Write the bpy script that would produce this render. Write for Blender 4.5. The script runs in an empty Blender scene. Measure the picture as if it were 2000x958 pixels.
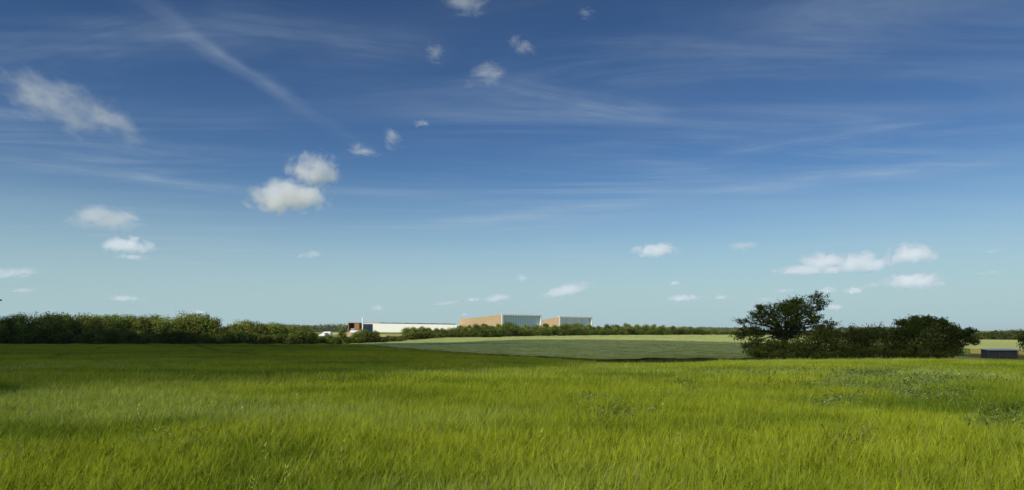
import bpy, bmesh, math, random
import numpy as np
from mathutils import Vector, Matrix

SC = bpy.context.scene
COL = SC.collection
rng = np.random.default_rng(11)
random.seed(5)

# ------------------------------------------------------------------ camera, sky, sun, exposure
EYE = 2.4                       # eye height over the soil, metres
F = 2000 * 24.0 / 36.0          # focal length in photograph pixels
HY = 645.0                      # photograph row of the eye level

cam = bpy.data.cameras.new('camera')
cam.lens = 24.0; cam.sensor_width = 36.0
cam.shift_y = (HY - 479.0) / 2000.0
cam.clip_start = 0.1; cam.clip_end = 200000.0
camo = bpy.data.objects.new('camera', cam); COL.objects.link(camo)
camo.location = (0, 0, EYE); camo.rotation_euler = (math.pi / 2, 0, 0)
SC.camera = camo

SUN_EL = math.radians(47.0)
SUN_AZ = math.atan2(-0.55, -0.835)           # from +Y, clockwise
TO_SUN = Vector((math.sin(SUN_AZ) * math.cos(SUN_EL), math.cos(SUN_AZ) * math.cos(SUN_EL), math.sin(SUN_EL)))
sun = bpy.data.lights.new('sun', 'SUN'); sun.energy = 4.7; sun.angle = math.radians(0.53); sun.color = (1.0, 0.96, 0.89)
suno = bpy.data.objects.new('sun', sun); COL.objects.link(suno)
suno.rotation_euler = TO_SUN.to_track_quat('Z', 'Y').to_euler()
suno.location = (-60, -90, 150)

SC.view_settings.view_transform = 'Standard'; SC.view_settings.look = 'None'
SC.view_settings.exposure = 0.0; SC.view_settings.gamma = 1.0; SC.view_settings.use_curve_mapping = False
SC.render.engine = 'CYCLES'
cy = SC.cycles
cy.max_bounces = 10; cy.diffuse_bounces = 3; cy.glossy_bounces = 3; cy.transmission_bounces = 4
cy.transparent_max_bounces = 12; cy.volume_bounces = 8
cy.use_denoising = True
try:
    cy.denoiser = 'OPENIMAGEDENOISE'; cy.denoising_input_passes = 'RGB_ALBEDO_NORMAL'
except Exception:
    pass
cy.sample_clamp_indirect = 6.0
cy.use_adaptive_sampling = True; cy.adaptive_threshold = 0.01

# ---- node helpers
class NT:
    def __init__(s, tree): s.t = tree
    def n(s, kind, ins=None, **props):
        nd = s.t.nodes.new(kind)
        for k, v in props.items(): setattr(nd, k, v)
        for k, v in (ins or {}).items():
            sock = nd.inputs[k]
            if isinstance(v, bpy.types.NodeSocket): s.t.links.new(v, sock)
            else: sock.default_value = v
        return nd
    def m(s, op, a, b=0.0, c=0.0, clamp=False):
        nd = s.n('ShaderNodeMath', {0: a, 1: b, 2: c}, operation=op); nd.use_clamp = clamp
        return nd.outputs[0]
    def vm(s, op, a, b=(0, 0, 0)):
        if op == 'SCALE3': op, b = 'MULTIPLY', (0.1, 0.1, 0.1)
        nd = s.n('ShaderNodeVectorMath', {0: a, 1: b}, operation=op)
        return nd.outputs['Value'] if op in ('LENGTH', 'DOT_PRODUCT', 'DISTANCE') else nd.outputs[0]
    def smooth(s, v, a, b, lo=0.0, hi=1.0):
        nd = s.n('ShaderNodeMapRange', {'Value': v, 'From Min': a, 'From Max': b, 'To Min': lo, 'To Max': hi}, interpolation_type='SMOOTHSTEP')
        return nd.outputs[0]
    def noise(s, vec, scale, detail=4.0, rough=0.5, dist=0.0):
        nd = s.n('ShaderNodeTexNoise', {'Vector': vec, 'Scale': scale, 'Detail': detail, 'Roughness': rough, 'Distortion': dist})
        return nd.outputs['Fac']
    def mix(s, fac, a, b, blend='MIX'):
        nd = s.t.nodes.new('ShaderNodeMix'); nd.data_type = 'RGBA'; nd.blend_type = blend
        for i, v in ((0, fac), (6, a), (7, b)):
            if isinstance(v, bpy.types.NodeSocket): s.t.links.new(v, nd.inputs[i])
            else: nd.inputs[i].default_value = v if i == 0 else (*v, 1.0)[:4]
        return nd.outputs[2]

def px_plane(x, y):
    """photograph pixel -> point on the unit-height cloud plane"""
    return ((x - 1000.0) / (HY - y), F / (HY - y))

world = bpy.data.worlds.new('World'); SC.world = world; world.use_nodes = True
world.cycles.sampling_method = 'MANUAL'; world.cycles.sample_map_resolution = 256
wt = world.node_tree; wt.nodes.clear(); W = NT(wt)
sky = W.n('ShaderNodeTexSky', sky_type='NISHITA', sun_disc=False, sun_elevation=SUN_EL, sun_rotation=SUN_AZ % (2 * math.pi),
          altitude=100.0, air_density=1.0, dust_density=0.35, ozone_density=2.2)
gen = W.n('ShaderNodeTexCoord').outputs['Generated']
sep = W.n('ShaderNodeSeparateXYZ', {0: gen})
zc = W.m('MAXIMUM', sep.outputs[2], 0.012)
pl = W.n('ShaderNodeCombineXYZ', {0: W.m('DIVIDE', sep.outputs[0], zc), 1: W.m('DIVIDE', sep.outputs[1], zc), 2: 0.0}).outputs[0]
# thin cirrus: stretched noise on the cloud plane
def stretched(rot, sx, sy, scale, detail, rough, dist=0.6):
    mp = W.n('ShaderNodeMapping', {'Vector': pl, 'Rotation': (0, 0, rot), 'Scale': (sx, sy, 1)}).outputs[0]
    return W.noise(mp, scale, detail, rough, dist)
veil = W.smooth(stretched(0.5, 0.45, 1.0, 0.50, 6, 0.62, 2.0), 0.40, 0.80)
fib = W.smooth(stretched(0.42, 0.30, 1.3, 1.1, 7, 0.62, 1.6), 0.40, 0.80)
patch = W.smooth(W.noise(pl, 0.28, 3, 0.5), 0.36, 0.66)
cir = W.m('ADD', W.m('MULTIPLY', veil, 0.11), W.m('MULTIPLY', W.m('MULTIPLY', fib, patch), 0.36))
def streak(p, q, w, st, fall=0.35, wob=0.10):
    (ax, ay), (bx, by) = px_plane(*p), px_plane(*q)
    L = math.hypot(bx - ax, by - ay); an = math.atan2(by - ay, bx - ax)
    mp = W.n('ShaderNodeVectorRotate', {'Vector': W.vm('SUBTRACT', pl, (ax, ay, 0)), 'Angle': -an}, rotation_type='Z_AXIS').outputs[0]
    sp = W.n('ShaderNodeSeparateXYZ', {0: mp})
    wobn = W.m('MULTIPLY', W.m('SUBTRACT', W.noise(mp, 2.2, 3, 0.6), 0.5), wob)
    yy = W.m('ABSOLUTE', W.m('ADD', sp.outputs[1], wobn))
    across = W.smooth(yy, w * 1.25, 0.0)
    along = W.m('MULTIPLY', W.smooth(W.noise(mp, 1.7, 3, 0.6), 0.25, 0.62), W.m('MULTIPLY', W.smooth(sp.outputs[0], -fall * L, fall * L), W.smooth(sp.outputs[0], (1 + fall) * L, (1 - fall) * L)))
    tex = W.smooth(W.noise(W.vm('MULTIPLY', mp, (1.2, 9.0, 1)), 1.6, 5, 0.6, 0.4), 0.25, 0.75)
    return W.m('MULTIPLY', W.m('MULTIPLY', W.m('MULTIPLY', across, along), W.m('ADD', W.m('MULTIPLY', tex, 0.75), 0.25)), st)
for a in [((250, 0), (700, 282), 0.075, 0.10, 0.3, 0.16), ((385, 85), (545, 180), 0.05, 0.26, 0.45, 0.08), ((290, 0), (430, 118), 0.05, 0.13, 0.4, 0.12),
          ((0, 130), (420, 60), 0.22, 0.13, 0.3, 0.4), ((420, 60), (800, 110), 0.22, 0.14, 0.3, 0.4),
          ((1250, 392), (1900, 322), 0.26, 0.26, 0.25, 0.25), ((1430, 302), (1800, 240), 0.14, 0.17, 0.3, 0.15),
          ((980, 180), (1250, 232), 0.20, 0.22, 0.35, 0.35),
          ((0, 315), (560, 385), 0.22, 0.22, 0.3, 0.25), ((880, 440), (1150, 405), 0.30, 0.26, 0.3, 0.3)]:
    cir = W.m('ADD', cir, streak(*a))
cir = W.m('MINIMUM', W.m('MULTIPLY', cir, W.smooth(sep.outputs[2], 0.0, 0.10)), 0.75)
deep = W.n('ShaderNodeGamma', {'Color': W.vm('SCALE3', sky.outputs[0]), 'Gamma': 1.5}).outputs[0]
tint = W.mix(1.0, deep, (8.3, 9.6, 10.2), 'MULTIPLY')
tint = W.mix(W.smooth(sep.outputs[2], 0.24, -0.02), tint, (3.98, 5.62, 6.1))      # pale air near the horizon, the same all round
cl = W.mix(cir, tint, (4.6, 5.6, 6.4))
bg = W.n('ShaderNodeBackground', {'Color': cl, 'Strength': 0.10})
wo = W.n('ShaderNodeOutputWorld', {'Surface': bg.outputs[0]})

# ------------------------------------------------------------------ object helpers
def link(o): COL.objects.link(o); return o
def tag(o, label=None, cat=None, group=None, kind=None):
    if label: o['label'] = label
    if cat: o['category'] = cat
    if group: o['group'] = group
    if kind: o['kind'] = kind
    return o
def empty(name, loc=(0, 0, 0), rz=0.0):
    o = link(bpy.data.objects.new(name, None)); o.location = loc; o.rotation_euler = (0, 0, rz); o.empty_display_size = 0.5
    return o
def mesh_np(name, V, faces_flat, nper, mat=None, tint=None, smooth=False):
    """V (n,3); faces_flat: flat vertex indices, nper vertices in each face"""
    me = bpy.data.meshes.new(name)
    V = np.asarray(V, dtype=np.float32); fl = np.asarray(faces_flat, dtype=np.int32).ravel()
    nf = len(fl) // nper
    me.vertices.add(len(V)); me.vertices.foreach_set('co', V.ravel())
    me.loops.add(len(fl)); me.loops.foreach_set('vertex_index', fl)
    me.polygons.add(nf); me.polygons.foreach_set('loop_start', np.arange(0, len(fl), nper, dtype=np.int32))
    me.polygons.foreach_set('use_smooth', np.full(nf, smooth))
    if tint is not None:
        at = me.attributes.new('tint', 'FLOAT_COLOR', 'POINT')
        c = np.ones((len(V), 4), dtype=np.float32); c[:, :3] = tint; at.data.foreach_set('color', c.ravel())
    me.update(calc_edges=True)
    if mat: me.materials.append(mat)
    return me
def mobj(name, me, parent=None, loc=(0, 0, 0), rz=0.0):
    o = link(bpy.data.objects.new(name, me)); o.location = loc; o.rotation_euler = (0, 0, rz)
    if parent: o.parent = parent
    return o
class MB:
    """collects simple solids into one mesh"""
    def __init__(s): s.v = []; s.f = []
    def box(s, x0, y0, z0, x1, y1, z1):
        b = len(s.v); s.v += [(x0, y0, z0), (x1, y0, z0), (x1, y1, z0), (x0, y1, z0), (x0, y0, z1), (x1, y0, z1), (x1, y1, z1), (x0, y1, z1)]
        s.f += [tuple(b + i for i in q) for q in ((0, 3, 2, 1), (4, 5, 6, 7), (0, 1, 5, 4), (1, 2, 6, 5), (2, 3, 7, 6), (3, 0, 4, 7))]; return s
    def hexa(s, pts):
        b = len(s.v); s.v += [tuple(p) for p in pts]
        s.f += [tuple(b + i for i in q) for q in ((0, 3, 2, 1), (4, 5, 6, 7), (0, 1, 5, 4), (1, 2, 6, 5), (2, 3, 7, 6), (3, 0, 4, 7))]; return s
    def prism(s, prof, y0, y1):
        """profile of (x,z) extruded along y"""
        b = len(s.v); n = len(prof)
        s.v += [(x, y0, z) for x, z in prof] + [(x, y1, z) for x, z in prof]
        s.f += [tuple(b + i for i in range(n)), tuple(b + n + i for i in reversed(range(n)))]
        s.f += [(b + i, b + n + i, b + n + (i + 1) % n, b + (i + 1) % n) for i in range(n)]; return s
    def tube(s, pts, rads, sides=6, cap=True):
        pts = [Vector(p) for p in pts]; rings = []
        for i, p in enumerate(pts):
            t = (pts[min(i + 1, len(pts) - 1)] - pts[max(i - 1, 0)]).normalized()
            a = t.orthogonal().normalized() if abs(t.z) > 0.98 else t.cross(Vector((0, 0, 1))).normalized()
            c = t.cross(a); b = len(s.v)
            s.v += [tuple(p + (a * math.cos(2 * math.pi * k / sides) + c * math.sin(2 * math.pi * k / sides)) * rads[i]) for k in range(sides)]
            rings.append(b)
        for r0, r1 in zip(rings, rings[1:]):
            s.f += [(r0 + k, r0 + (k + 1) % sides, r1 + (k + 1) % sides, r1 + k) for k in range(sides)]
        if cap: s.f += [tuple(rings[0] + k for k in reversed(range(sides))), tuple(rings[-1] + k for k in range(sides))]
        return s
    def mesh(s, name, mat, bevel=0.0, smooth=False):
        me = bpy.data.meshes.new(name); me.from_pydata(s.v, [], s.f)
        bm = bmesh.new(); bm.from_mesh(me); bmesh.ops.recalc_face_normals(bm, faces=bm.faces)
        if bevel: bmesh.ops.bevel(bm, geom=list(bm.edges), offset=bevel, segments=2, affect='EDGES', profile=0.5)
        for f in bm.faces: f.smooth = smooth
        bm.to_mesh(me); bm.free(); me.materials.append(mat); return me
    def obj(s, name, mat, parent=None, bevel=0.0, smooth=False, loc=(0, 0, 0), rz=0.0):
        return mobj(name, s.mesh(name, mat, bevel, smooth), parent, loc, rz)

# ------------------------------------------------------------------ materials
def new_mat(name):
    m = bpy.data.materials.new(name); m.use_nodes = True; m.node_tree.nodes.clear(); T = NT(m.node_tree)
    out = T.n('ShaderNodeOutputMaterial'); return m, T, out
def plain(name, col, rough=0.6, var=0.12, scale=1.5, metal=0.0, bump=0.0, coat=0.0):
    m, T, out = new_mat(name)
    pos = T.n('ShaderNodeTexCoord').outputs['Object']
    nz = T.noise(pos, scale, 5, 0.6)
    c = T.mix(nz, tuple(x * (1 - var) for x in col), tuple(min(1, x * (1 + var)) for x in col))
    p = T.n('ShaderNodeBsdfPrincipled', {'Base Color': c, 'Roughness': rough, 'Metallic': metal, 'Coat Weight': coat})
    if bump:
        bp = T.n('ShaderNodeBump', {'Height': T.noise(pos, scale * 8, 4, 0.6), 'Strength': bump, 'Distance': 0.05})
        T.t.links.new(bp.outputs[0], p.inputs['Normal'])
    T.t.links.new(p.outputs[0], out.inputs[0]); return m
def leafy(name, a, b, trans=0.35, patch_scale=0.0, c=None, gloss=0.0, hue_var=0.0, patch2=None):
    """thin leaf: diffuse + translucent, colour from tint attribute, object and world-space patches"""
    m, T, out = new_mat(name)
    tintn = T.n('ShaderNodeAttribute', attribute_name='tint')
    oi = T.n('ShaderNodeObjectInfo').outputs['Random']
    pos = T.n('ShaderNodeNewGeometry').outputs['Position']
    base = T.mix(tintn.outputs['Fac'], a, b)
    base = T.mix(1.0, base, tintn.outputs['Color'], 'MULTIPLY')
    if c is not None:
        base = T.mix(T.smooth(T.noise(T.vm('MULTIPLY', pos, (0.55, 1.0, 1.0)), patch_scale, 4, 0.6, 0.5), 0.42, 0.66), base, T.mix(1.0, T.mix(0.5, c, c), tintn.outputs['Color'], 'MULTIPLY'))
    if patch2 is not None:
        base = T.mix(T.smooth(T.noise(T.vm('MULTIPLY', T.vm('ADD', pos, (31, 7, 0)), (0.5, 1.0, 1.0)), patch2[1] * 1.3, 3, 0.55, 0.3), 0.50, 0.70), base, T.mix(1.0, T.mix(0.5, patch2[0], patch2[0]), tintn.outputs['Color'], 'MULTIPLY'))
    if hue_var:
        hs = T.n('ShaderNodeHueSaturation', {'Hue': T.m('ADD', 0.508 - hue_var / 2, T.m('MULTIPLY', oi, hue_var)), 'Saturation': 1.0,
                 'Value': T.m('ADD', 0.75, T.m('MULTIPLY', T.m('FRACT', T.m('MULTIPLY', oi, 7.31)), 0.5)), 'Color': base})
        base = hs.outputs[0]
    d = T.n('ShaderNodeBsdfDiffuse', {'Color': base}); tr = T.n('ShaderNodeBsdfTranslucent', {'Color': base})
    mx = T.n('ShaderNodeMixShader', {0: trans, 1: d.outputs[0], 2: tr.outputs[0]})
    if gloss:
        g = T.n('ShaderNodeBsdfGlossy', {'Color': (1, 1, 1, 1), 'Roughness': 0.45})
        mx = T.n('ShaderNodeMixShader', {0: gloss, 1: mx.outputs[0], 2: g.outputs[0]})
    T.t.links.new(mx.outputs[0], out.inputs[0]); return m
def canopy_mat(name, a, b, c, s1, s2, stripe=None):
    """closed crop canopy seen from afar"""
    m, T, out = new_mat(name)
    pos = T.n('ShaderNodeNewGeometry').outputs['Position']
    col = T.mix(T.smooth(T.noise(pos, s1, 5, 0.6, 0.6), 0.3, 0.7), a, b)
    col = T.mix(T.smooth(T.noise(T.vm('MULTIPLY', pos, (0.25, 1.0, 1)), s2, 4, 0.6, 0.4), 0.45, 0.75), col, c)
    if stripe:
        ang, period, width, wob, colr, amt = stripe
        rp = T.n('ShaderNodeVectorRotate', {'Vector': pos, 'Angle': ang}, rotation_type='Z_AXIS').outputs[0]
        sx = T.n('ShaderNodeSeparateXYZ', {0: rp}).outputs[0]
        sx = T.m('ADD', sx, T.m('MULTIPLY', T.m('SINE', T.m('MULTIPLY', T.n('ShaderNodeSeparateXYZ', {0: pos}).outputs[1], 1 / 45.0)), wob))
        ph = T.m('PINGPONG', sx, period / 2)
        lines = T.smooth(ph, width, width * 0.35)
        lines = T.m('MULTIPLY', lines, T.smooth(T.noise(pos, 0.03, 3, 0.5), 0.35, 0.6))
        col = T.mix(T.m('MULTIPLY', lines, amt), col, colr)
    fine = T.noise(pos, 2.2, 5, 0.7)
    col = T.mix(1.0, col, T.mix(fine, (0.75, 0.75, 0.72), (1.22, 1.22, 1.2)), 'MULTIPLY')
    bp = T.n('ShaderNodeBump', {'Height': fine, 'Strength': 0.7, 'Distance': 0.5})
    d = T.n('ShaderNodeBsdfDiffuse', {'Color': col, 'Normal': bp.outputs[0]})
    T.t.links.new(d.outputs[0], out.inputs[0]); return m

M = {}
# soil and rough pasture under everything
m, T, out = new_mat('ground_soil_and_pasture'); M['ground'] = m
pos = T.n('ShaderNodeNewGeometry').outputs['Position']
soil = T.mix(T.noise(pos, 3.0, 5, 0.6), (0.09, 0.062, 0.036), (0.17, 0.125, 0.075))
grs = T.mix(T.noise(pos, 0.05, 5, 0.6), (0.075, 0.10, 0.022), (0.13, 0.15, 0.04))
grs = T.mix(T.smooth(T.noise(pos, 0.012, 4, 0.6), 0.48, 0.60), grs, (0.30, 0.29, 0.12))
dist = T.n('ShaderNodeVectorMath', {0: pos}, operation='LENGTH').outputs['Value']
colr = T.mix(T.smooth(dist, 62, 75), soil, grs)
bp = T.n('ShaderNodeBump', {'Height': T.noise(pos, 4.0, 6, 0.7), 'Strength': 0.6, 'Distance': 0.1})
p = T.n('ShaderNodeBsdfDiffuse', {'Color': colr, 'Normal': bp.outputs[0]})
T.t.links.new(p.outputs[0], out.inputs[0])

M['barley'] = leafy('barley_leaf', (0.150, 0.195, 0.008), (0.205, 0.240, 0.012), 0.42, 0.22, (0.098, 0.142, 0.008), patch2=((0.22, 0.265, 0.032), 0.11))
M['barley_far'] = leafy('barley_leaf_warm_shade', (0.195, 0.212, 0.008), (0.245, 0.255, 0.012), 0.42, 0.03, (0.14, 0.165, 0.012))  # far copy, yellowed in colour to stand in for warmer light in shade
M['weed'] = leafy('grey_green_weed', (0.13, 0.175, 0.04), (0.20, 0.25, 0.08), 0.35, 0.5, (0.11, 0.15, 0.035))
M['palegrass'] = leafy('pale_grass', (0.27, 0.31, 0.06), (0.42, 0.44, 0.14), 0.4)
M['verge'] = leafy('verge_grass', (0.045, 0.065, 0.016), (0.085, 0.11, 0.03), 0.3)
M['barley_canopy'] = canopy_mat('barley_canopy', (0.128, 0.138, 0.007), (0.175, 0.182, 0.010), (0.148, 0.16, 0.024), 0.05, 0.06,
                                (-0.545, 20.0, 1.2, 4.0, (0.035, 0.045, 0.010), 0.85))
M['wheat_canopy'] = canopy_mat('wheat_canopy', (0.25, 0.285, 0.075), (0.295, 0.325, 0.09), (0.27, 0.30, 0.08), 0.03, 0.03,
                               (-1.05, 22.0, 1.2, 4.0, (0.15, 0.19, 0.07), 0.6))
M['wheat'] = leafy('wheat_ears', (0.26, 0.295, 0.07), (0.33, 0.365, 0.10), 0.35)
M['lawn'] = canopy_mat('lawn', (0.13, 0.18, 0.04), (0.17, 0.22, 0.055), (0.15, 0.19, 0.05), 0.05, 0.05)
M['drygrass'] = canopy_mat('dry_grass_bank', (0.40, 0.36, 0.17), (0.46, 0.41, 0.21), (0.33, 0.32, 0.13), 0.1, 0.15)
M['sand'] = canopy_mat('bare_sand', (0.44, 0.32, 0.17), (0.52, 0.39, 0.22), (0.38, 0.29, 0.15), 0.2, 0.2)
M['palefield'] = canopy_mat('pale_field', (0.30, 0.33, 0.12), (0.36, 0.38, 0.14), (0.27, 0.31, 0.10), 0.01, 0.02)
M['ochrefield'] = canopy_mat('ochre_field', (0.26, 0.22, 0.06), (0.31, 0.26, 0.08), (0.2, 0.2, 0.06), 0.03, 0.03)
M['leaf'] = leafy('hedge_leaf', (0.112, 0.150, 0.020), (0.185, 0.225, 0.042), 0.32, hue_var=0.026)
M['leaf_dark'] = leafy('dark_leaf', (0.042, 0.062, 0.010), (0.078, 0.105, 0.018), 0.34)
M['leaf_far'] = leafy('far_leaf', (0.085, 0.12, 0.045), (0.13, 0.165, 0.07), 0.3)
M['leaf_shrub'] = leafy('shrub_leaf', (0.050, 0.072, 0.012), (0.090, 0.118, 0.024), 0.25, hue_var=0.026)  # darker leaf: understorey tone plus crown shade put into the colour
M['bark'] = plain('bark', (0.085, 0.065, 0.045), 0.9, 0.35, 3.0, bump=0.5)

# ------------------------------------------------------------------ terrain
COLS = np.array([-2500, -800, 0, 400, 700, 1000, 1250, 1500, 1750, 2000, 2800, 4500], float)
ROWS = np.array([0, 20, 30, 45, 60, 80, 110, 150, 200, 250, 300, 350, 430, 520, 700, 1000, 2000, 7000], float)
_T = {  # eye-relative height of crop top / ground per column
    0:    [-1.55, -1.55, -1.73, -2.06, -2.43, -2.82, -3.30, -3.83, -4.05, -4.2, -4.2, -4.0, -3.6, -3.2, -3, -4, -6, -6],
    400:  [-1.55, -1.55, -1.73, -2.08, -2.46, -2.90, -3.45, -4.05, -4.35, -4.4, -4.3, -4.0, -3.4, -3.0, -3, -4, -6, -6],
    700:  [-1.55, -1.55, -1.73, -2.12, -2.52, -3.02, -3.65, -4.30, -4.80, -5.06, -1.9, -2.1, -1.6, -1.5, -2, -4, -6, -6],
    1000: [-1.55, -1.55, -1.72, -2.18, -2.68, -3.28, -4.10, -4.50, -4.35, -3.80, -3.5, -3.1, -1.6, -1.5, -2, -4, -6, -6],
    1250: [-1.55, -1.55, -1.73, -2.26, -3.05, -3.95, -4.85, -5.20, -4.65, -4.00, -3.7, -3.2, -2.0, -2.0, -2.5, -4, -6, -6],
    1500: [-1.55, -1.52, -1.66, -2.08, -2.75, -3.70, -5.00, -5.45, -5.25, -4.60, -4.0, -3.55, -3.2, -3.2, -3.5, -4, -6, -6],
    1750: [-1.55, -1.52, -1.64, -2.03, -2.65, -3.75, -5.20, -6.10, -6.50, -6.40, -6.1, -5.8, -5.6, -5.5, -5, -4, -6, -6],
    2000: [-1.55, -1.53, -1.70, -2.12, -2.80, -3.95, -5.40, -6.70, -7.60, -7.80, -7.8, -7.8, -7.6, -7.4, -6, -4, -6, -6],
}
TAB = np.array([_T[0], _T[0], _T[0], _T[400], _T[700], _T[1000], _T[1250], _T[1500], _T[1750], _T[2000], _T[2000], _T[2000]], float)
def pchip(x, Y, xq):
    """monotone cubic along last axis, Y (...,n); returns (..., len(xq))"""
    h = np.diff(x); dl = np.diff(Y, axis=-1) / h
    d = np.zeros_like(Y)
    s = dl[..., :-1] * dl[..., 1:]
    w1 = 2 * h[1:] + h[:-1]; w2 = h[1:] + 2 * h[:-1]
    with np.errstate(divide='ignore', invalid='ignore'):
        hm = (w1 + w2) / (w1 / dl[..., :-1] + w2 / dl[..., 1:])
    d[..., 1:-1] = np.where(s > 0, hm, 0.0)
    i = np.clip(np.searchsorted(x, xq) - 1, 0, len(x) - 2); t = (xq - x[i]) / h[i]
    a, b = Y[..., i], Y[..., i + 1]
    return (a * (1 + 2 * t) * (1 - t) ** 2 + d[..., i] * h[i] * t * (1 - t) ** 2 + b * t * t * (3 - 2 * t) - d[..., i + 1] * h[i] * t * t * (1 - t))
_DQ = np.concatenate([np.linspace(0, 120, 241), np.linspace(121, 600, 480), np.geomspace(601, 7000, 120)])
_UQ = np.linspace(-2500, 4500, 701)
_G1 = pchip(ROWS, TAB, _DQ)                       # (ncol, nd)
_G = pchip(COLS, _G1.T.copy(), _UQ)               # (nd, nu)
def top_rel(X, Y):
    X = np.asarray(X, float); Y = np.asarray(Y, float)
    d = np.clip(np.where(Y > 8, Y, 8), 0, 6999); u = np.clip(1000 + F * X / d, -2499, 4499)
    di = np.interp(d, _DQ, np.arange(len(_DQ))); ui = (u + 2500) / 10.0
    d0 = np.clip(di.astype(int), 0, len(_DQ) - 2); u0 = np.clip(ui.astype(int), 0, len(_UQ) - 2)
    fd = di - d0; fu = ui - u0
    z = (_G[d0, u0] * (1 - fd) * (1 - fu) + _G[d0 + 1, u0] * fd * (1 - fu) + _G[d0, u0 + 1] * (1 - fd) * fu + _G[d0 + 1, u0 + 1] * fd * fu)
    und = 0.05 * np.sin(X * 0.21 + 1.3) * np.sin(Y * 0.17 + 0.4) + 0.04 * np.sin(X * 0.53 + Y * 0.41)
    return z + und * np.clip(Y / 15.0, 0, 1)
CROP = 0.85
def ground(X, Y):
    Y = np.asarray(Y, float)
    off = CROP * np.clip((345 - Y) / 40.0, 0, 1)
    return EYE + top_rel(X, Y) - off
def gz(x, y): return float(ground(np.array([x]), np.array([y]))[0])
def at(px, d): return ((px - 1000.0) * d / F, d)          # world x,y of a photograph column at a depth
def zrow(py, d): return EYE + (HY - py) * d / F

def axis(a, lim, n):
    t = np.linspace(-math.asinh(lim / a), math.asinh(lim / a), n); return a * np.sinh(t)
xs = axis(26.0, 5900.0, 321); ys = axis(22.0, 5900.0, 321)
GX, GY = np.meshgrid(xs, ys)
V = np.stack([GX, GY, ground(GX, GY)], -1).reshape(-1, 3)
n = 321; idx = np.arange(n * n).reshape(n, n)
Q = np.stack([idx[:-1, :-1], idx[:-1, 1:], idx[1:, 1:], idx[1:, :-1]], -1).reshape(-1, 4)
go = mobj('ground', mesh_np('ground', V, Q, 4, M['ground'], smooth=True)); tag(go, 'rolling farmland soil and pasture under the crops', 'ground', kind='structure')

# field outlines: depth of the far edge of each crop for a photograph column
BPX = np.array([-900, 0, 400, 640, 690, 740, 780, 880, 1000, 1060, 1150, 1200, 1250, 1500, 1750, 2000, 2900], float)
BD = np.array([188, 192, 214, 240, 246, 206, 166, 124, 105, 95, 80, 68, 62, 60, 60, 55, 50], float)
WPX = np.array([660, 690, 780, 880, 1000, 1150, 1400, 1500, 1640], float)
WD = np.array([250, 252, 263, 287, 322, 336, 350, 358, 364], float)
def barley_far(u):
    u = np.asarray(u, float); b = np.interp(u, BPX, BD)
    return b * (1 + 0.012 * np.sin(u * 0.031) + 0.010 * np.sin(u * 0.083 + 1) + 0.006 * np.sin(u * 0.21 + 2))
def wheat_far(u): return np.interp(u, WPX, WD)

def fan_sheet(name, u0, u1, nu, near, far, nd, lift, mat, logd=False):
    """ground-hugging sheet between two depth curves, sampled over columns u0..u1"""
    us = np.linspace(u0, u1, nu); Vs = []
    for u in us:
        a, b = float(near(u)), float(far(u))
        t = np.linspace(0, 1, nd); d = a * (b / a) ** t if logd else a + (b - a) * t
        X = (u - 1000) * d / F
        Z = ground(X, d) + (lift(d) if callable(lift) else lift)
        Vs.append(np.stack([X, d, Z], -1))
    Vs = np.array(Vs); idx = np.arange(nu * nd).reshape(nu, nd)
    Q = np.stack([idx[:-1, :-1], idx[1:, :-1], idx[1:, 1:], idx[:-1, 1:]], -1).reshape(-1, 4)
    return mobj(name, mesh_np(name, Vs.reshape(-1, 3), Q, 4, mat, smooth=True))

def barley_lift(d): return np.interp(d, [9, 16, 30, 60, 130], [0.25, 0.42, 0.62, 0.74, 0.80])
o = fan_sheet('barley_canopy', -700, 2700, 420, lambda u: 9.0, barley_far, 120, barley_lift, M['barley_canopy'], True)
tag(o, 'dense green understorey of the barley field sloping away', 'crop', kind='stuff')
def wheat_near(u): return np.maximum(barley_far(u) + 2.5, np.interp(u, [960, 1060, 1150, 1200, 1260, 1500, 1640], [60, 98, 106, 114, 124, 127, 122]) + 2.0 * np.sin(np.asarray(u) * 0.07))
o = fan_sheet('wheat_canopy', 690, 1640, 260, wheat_near, wheat_far, 150, 0.80, M['wheat_canopy'])
tag(o, 'grey green wheat field rising to the tree row', 'crop', kind='stuff')
# lawn, dry bank and bare sand in front of the long white building
o = fan_sheet('lawn', 560, 1180, 80, lambda u: 352.0, lambda u: 470.0, 20, 0.06, M['lawn']); tag(o, 'mown lawn in front of the white building', 'lawn', kind='structure')
o = fan_sheet('dry_grass_bank', 646, 705, 20, lambda u: 330.0 + 0.02 * (u - 646), lambda u: 432.0, 14, 0.12, M['drygrass']); tag(o, 'straw coloured dry grass bank left of the mast', 'bank', kind='structure')
o = fan_sheet('sand_track', 668, 800, 24, lambda u: 292.0, lambda u: 330.0 + 8 * math.sin(u * 0.05), 8, 0.15, M['sand']); tag(o, 'bare sandy track behind the hedge gap', 'track', kind='structure')
o = fan_sheet('pale_field', 1560, 2900, 40, lambda u: 300.0, lambda u: 505.0, 20, 0.10, M['palefield']); tag(o, 'pale sunlit field beyond the dark bushes', 'field', kind='structure')
o = fan_sheet('ochre_field', 1895, 2900, 40, lambda u: 224.0 + 10 * math.sin(u * 0.02), lambda u: 298.0, 12, 0.10, M['ochrefield']); tag(o, 'narrow ochre strip of field behind the low shed', 'field', kind='structure')

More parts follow.
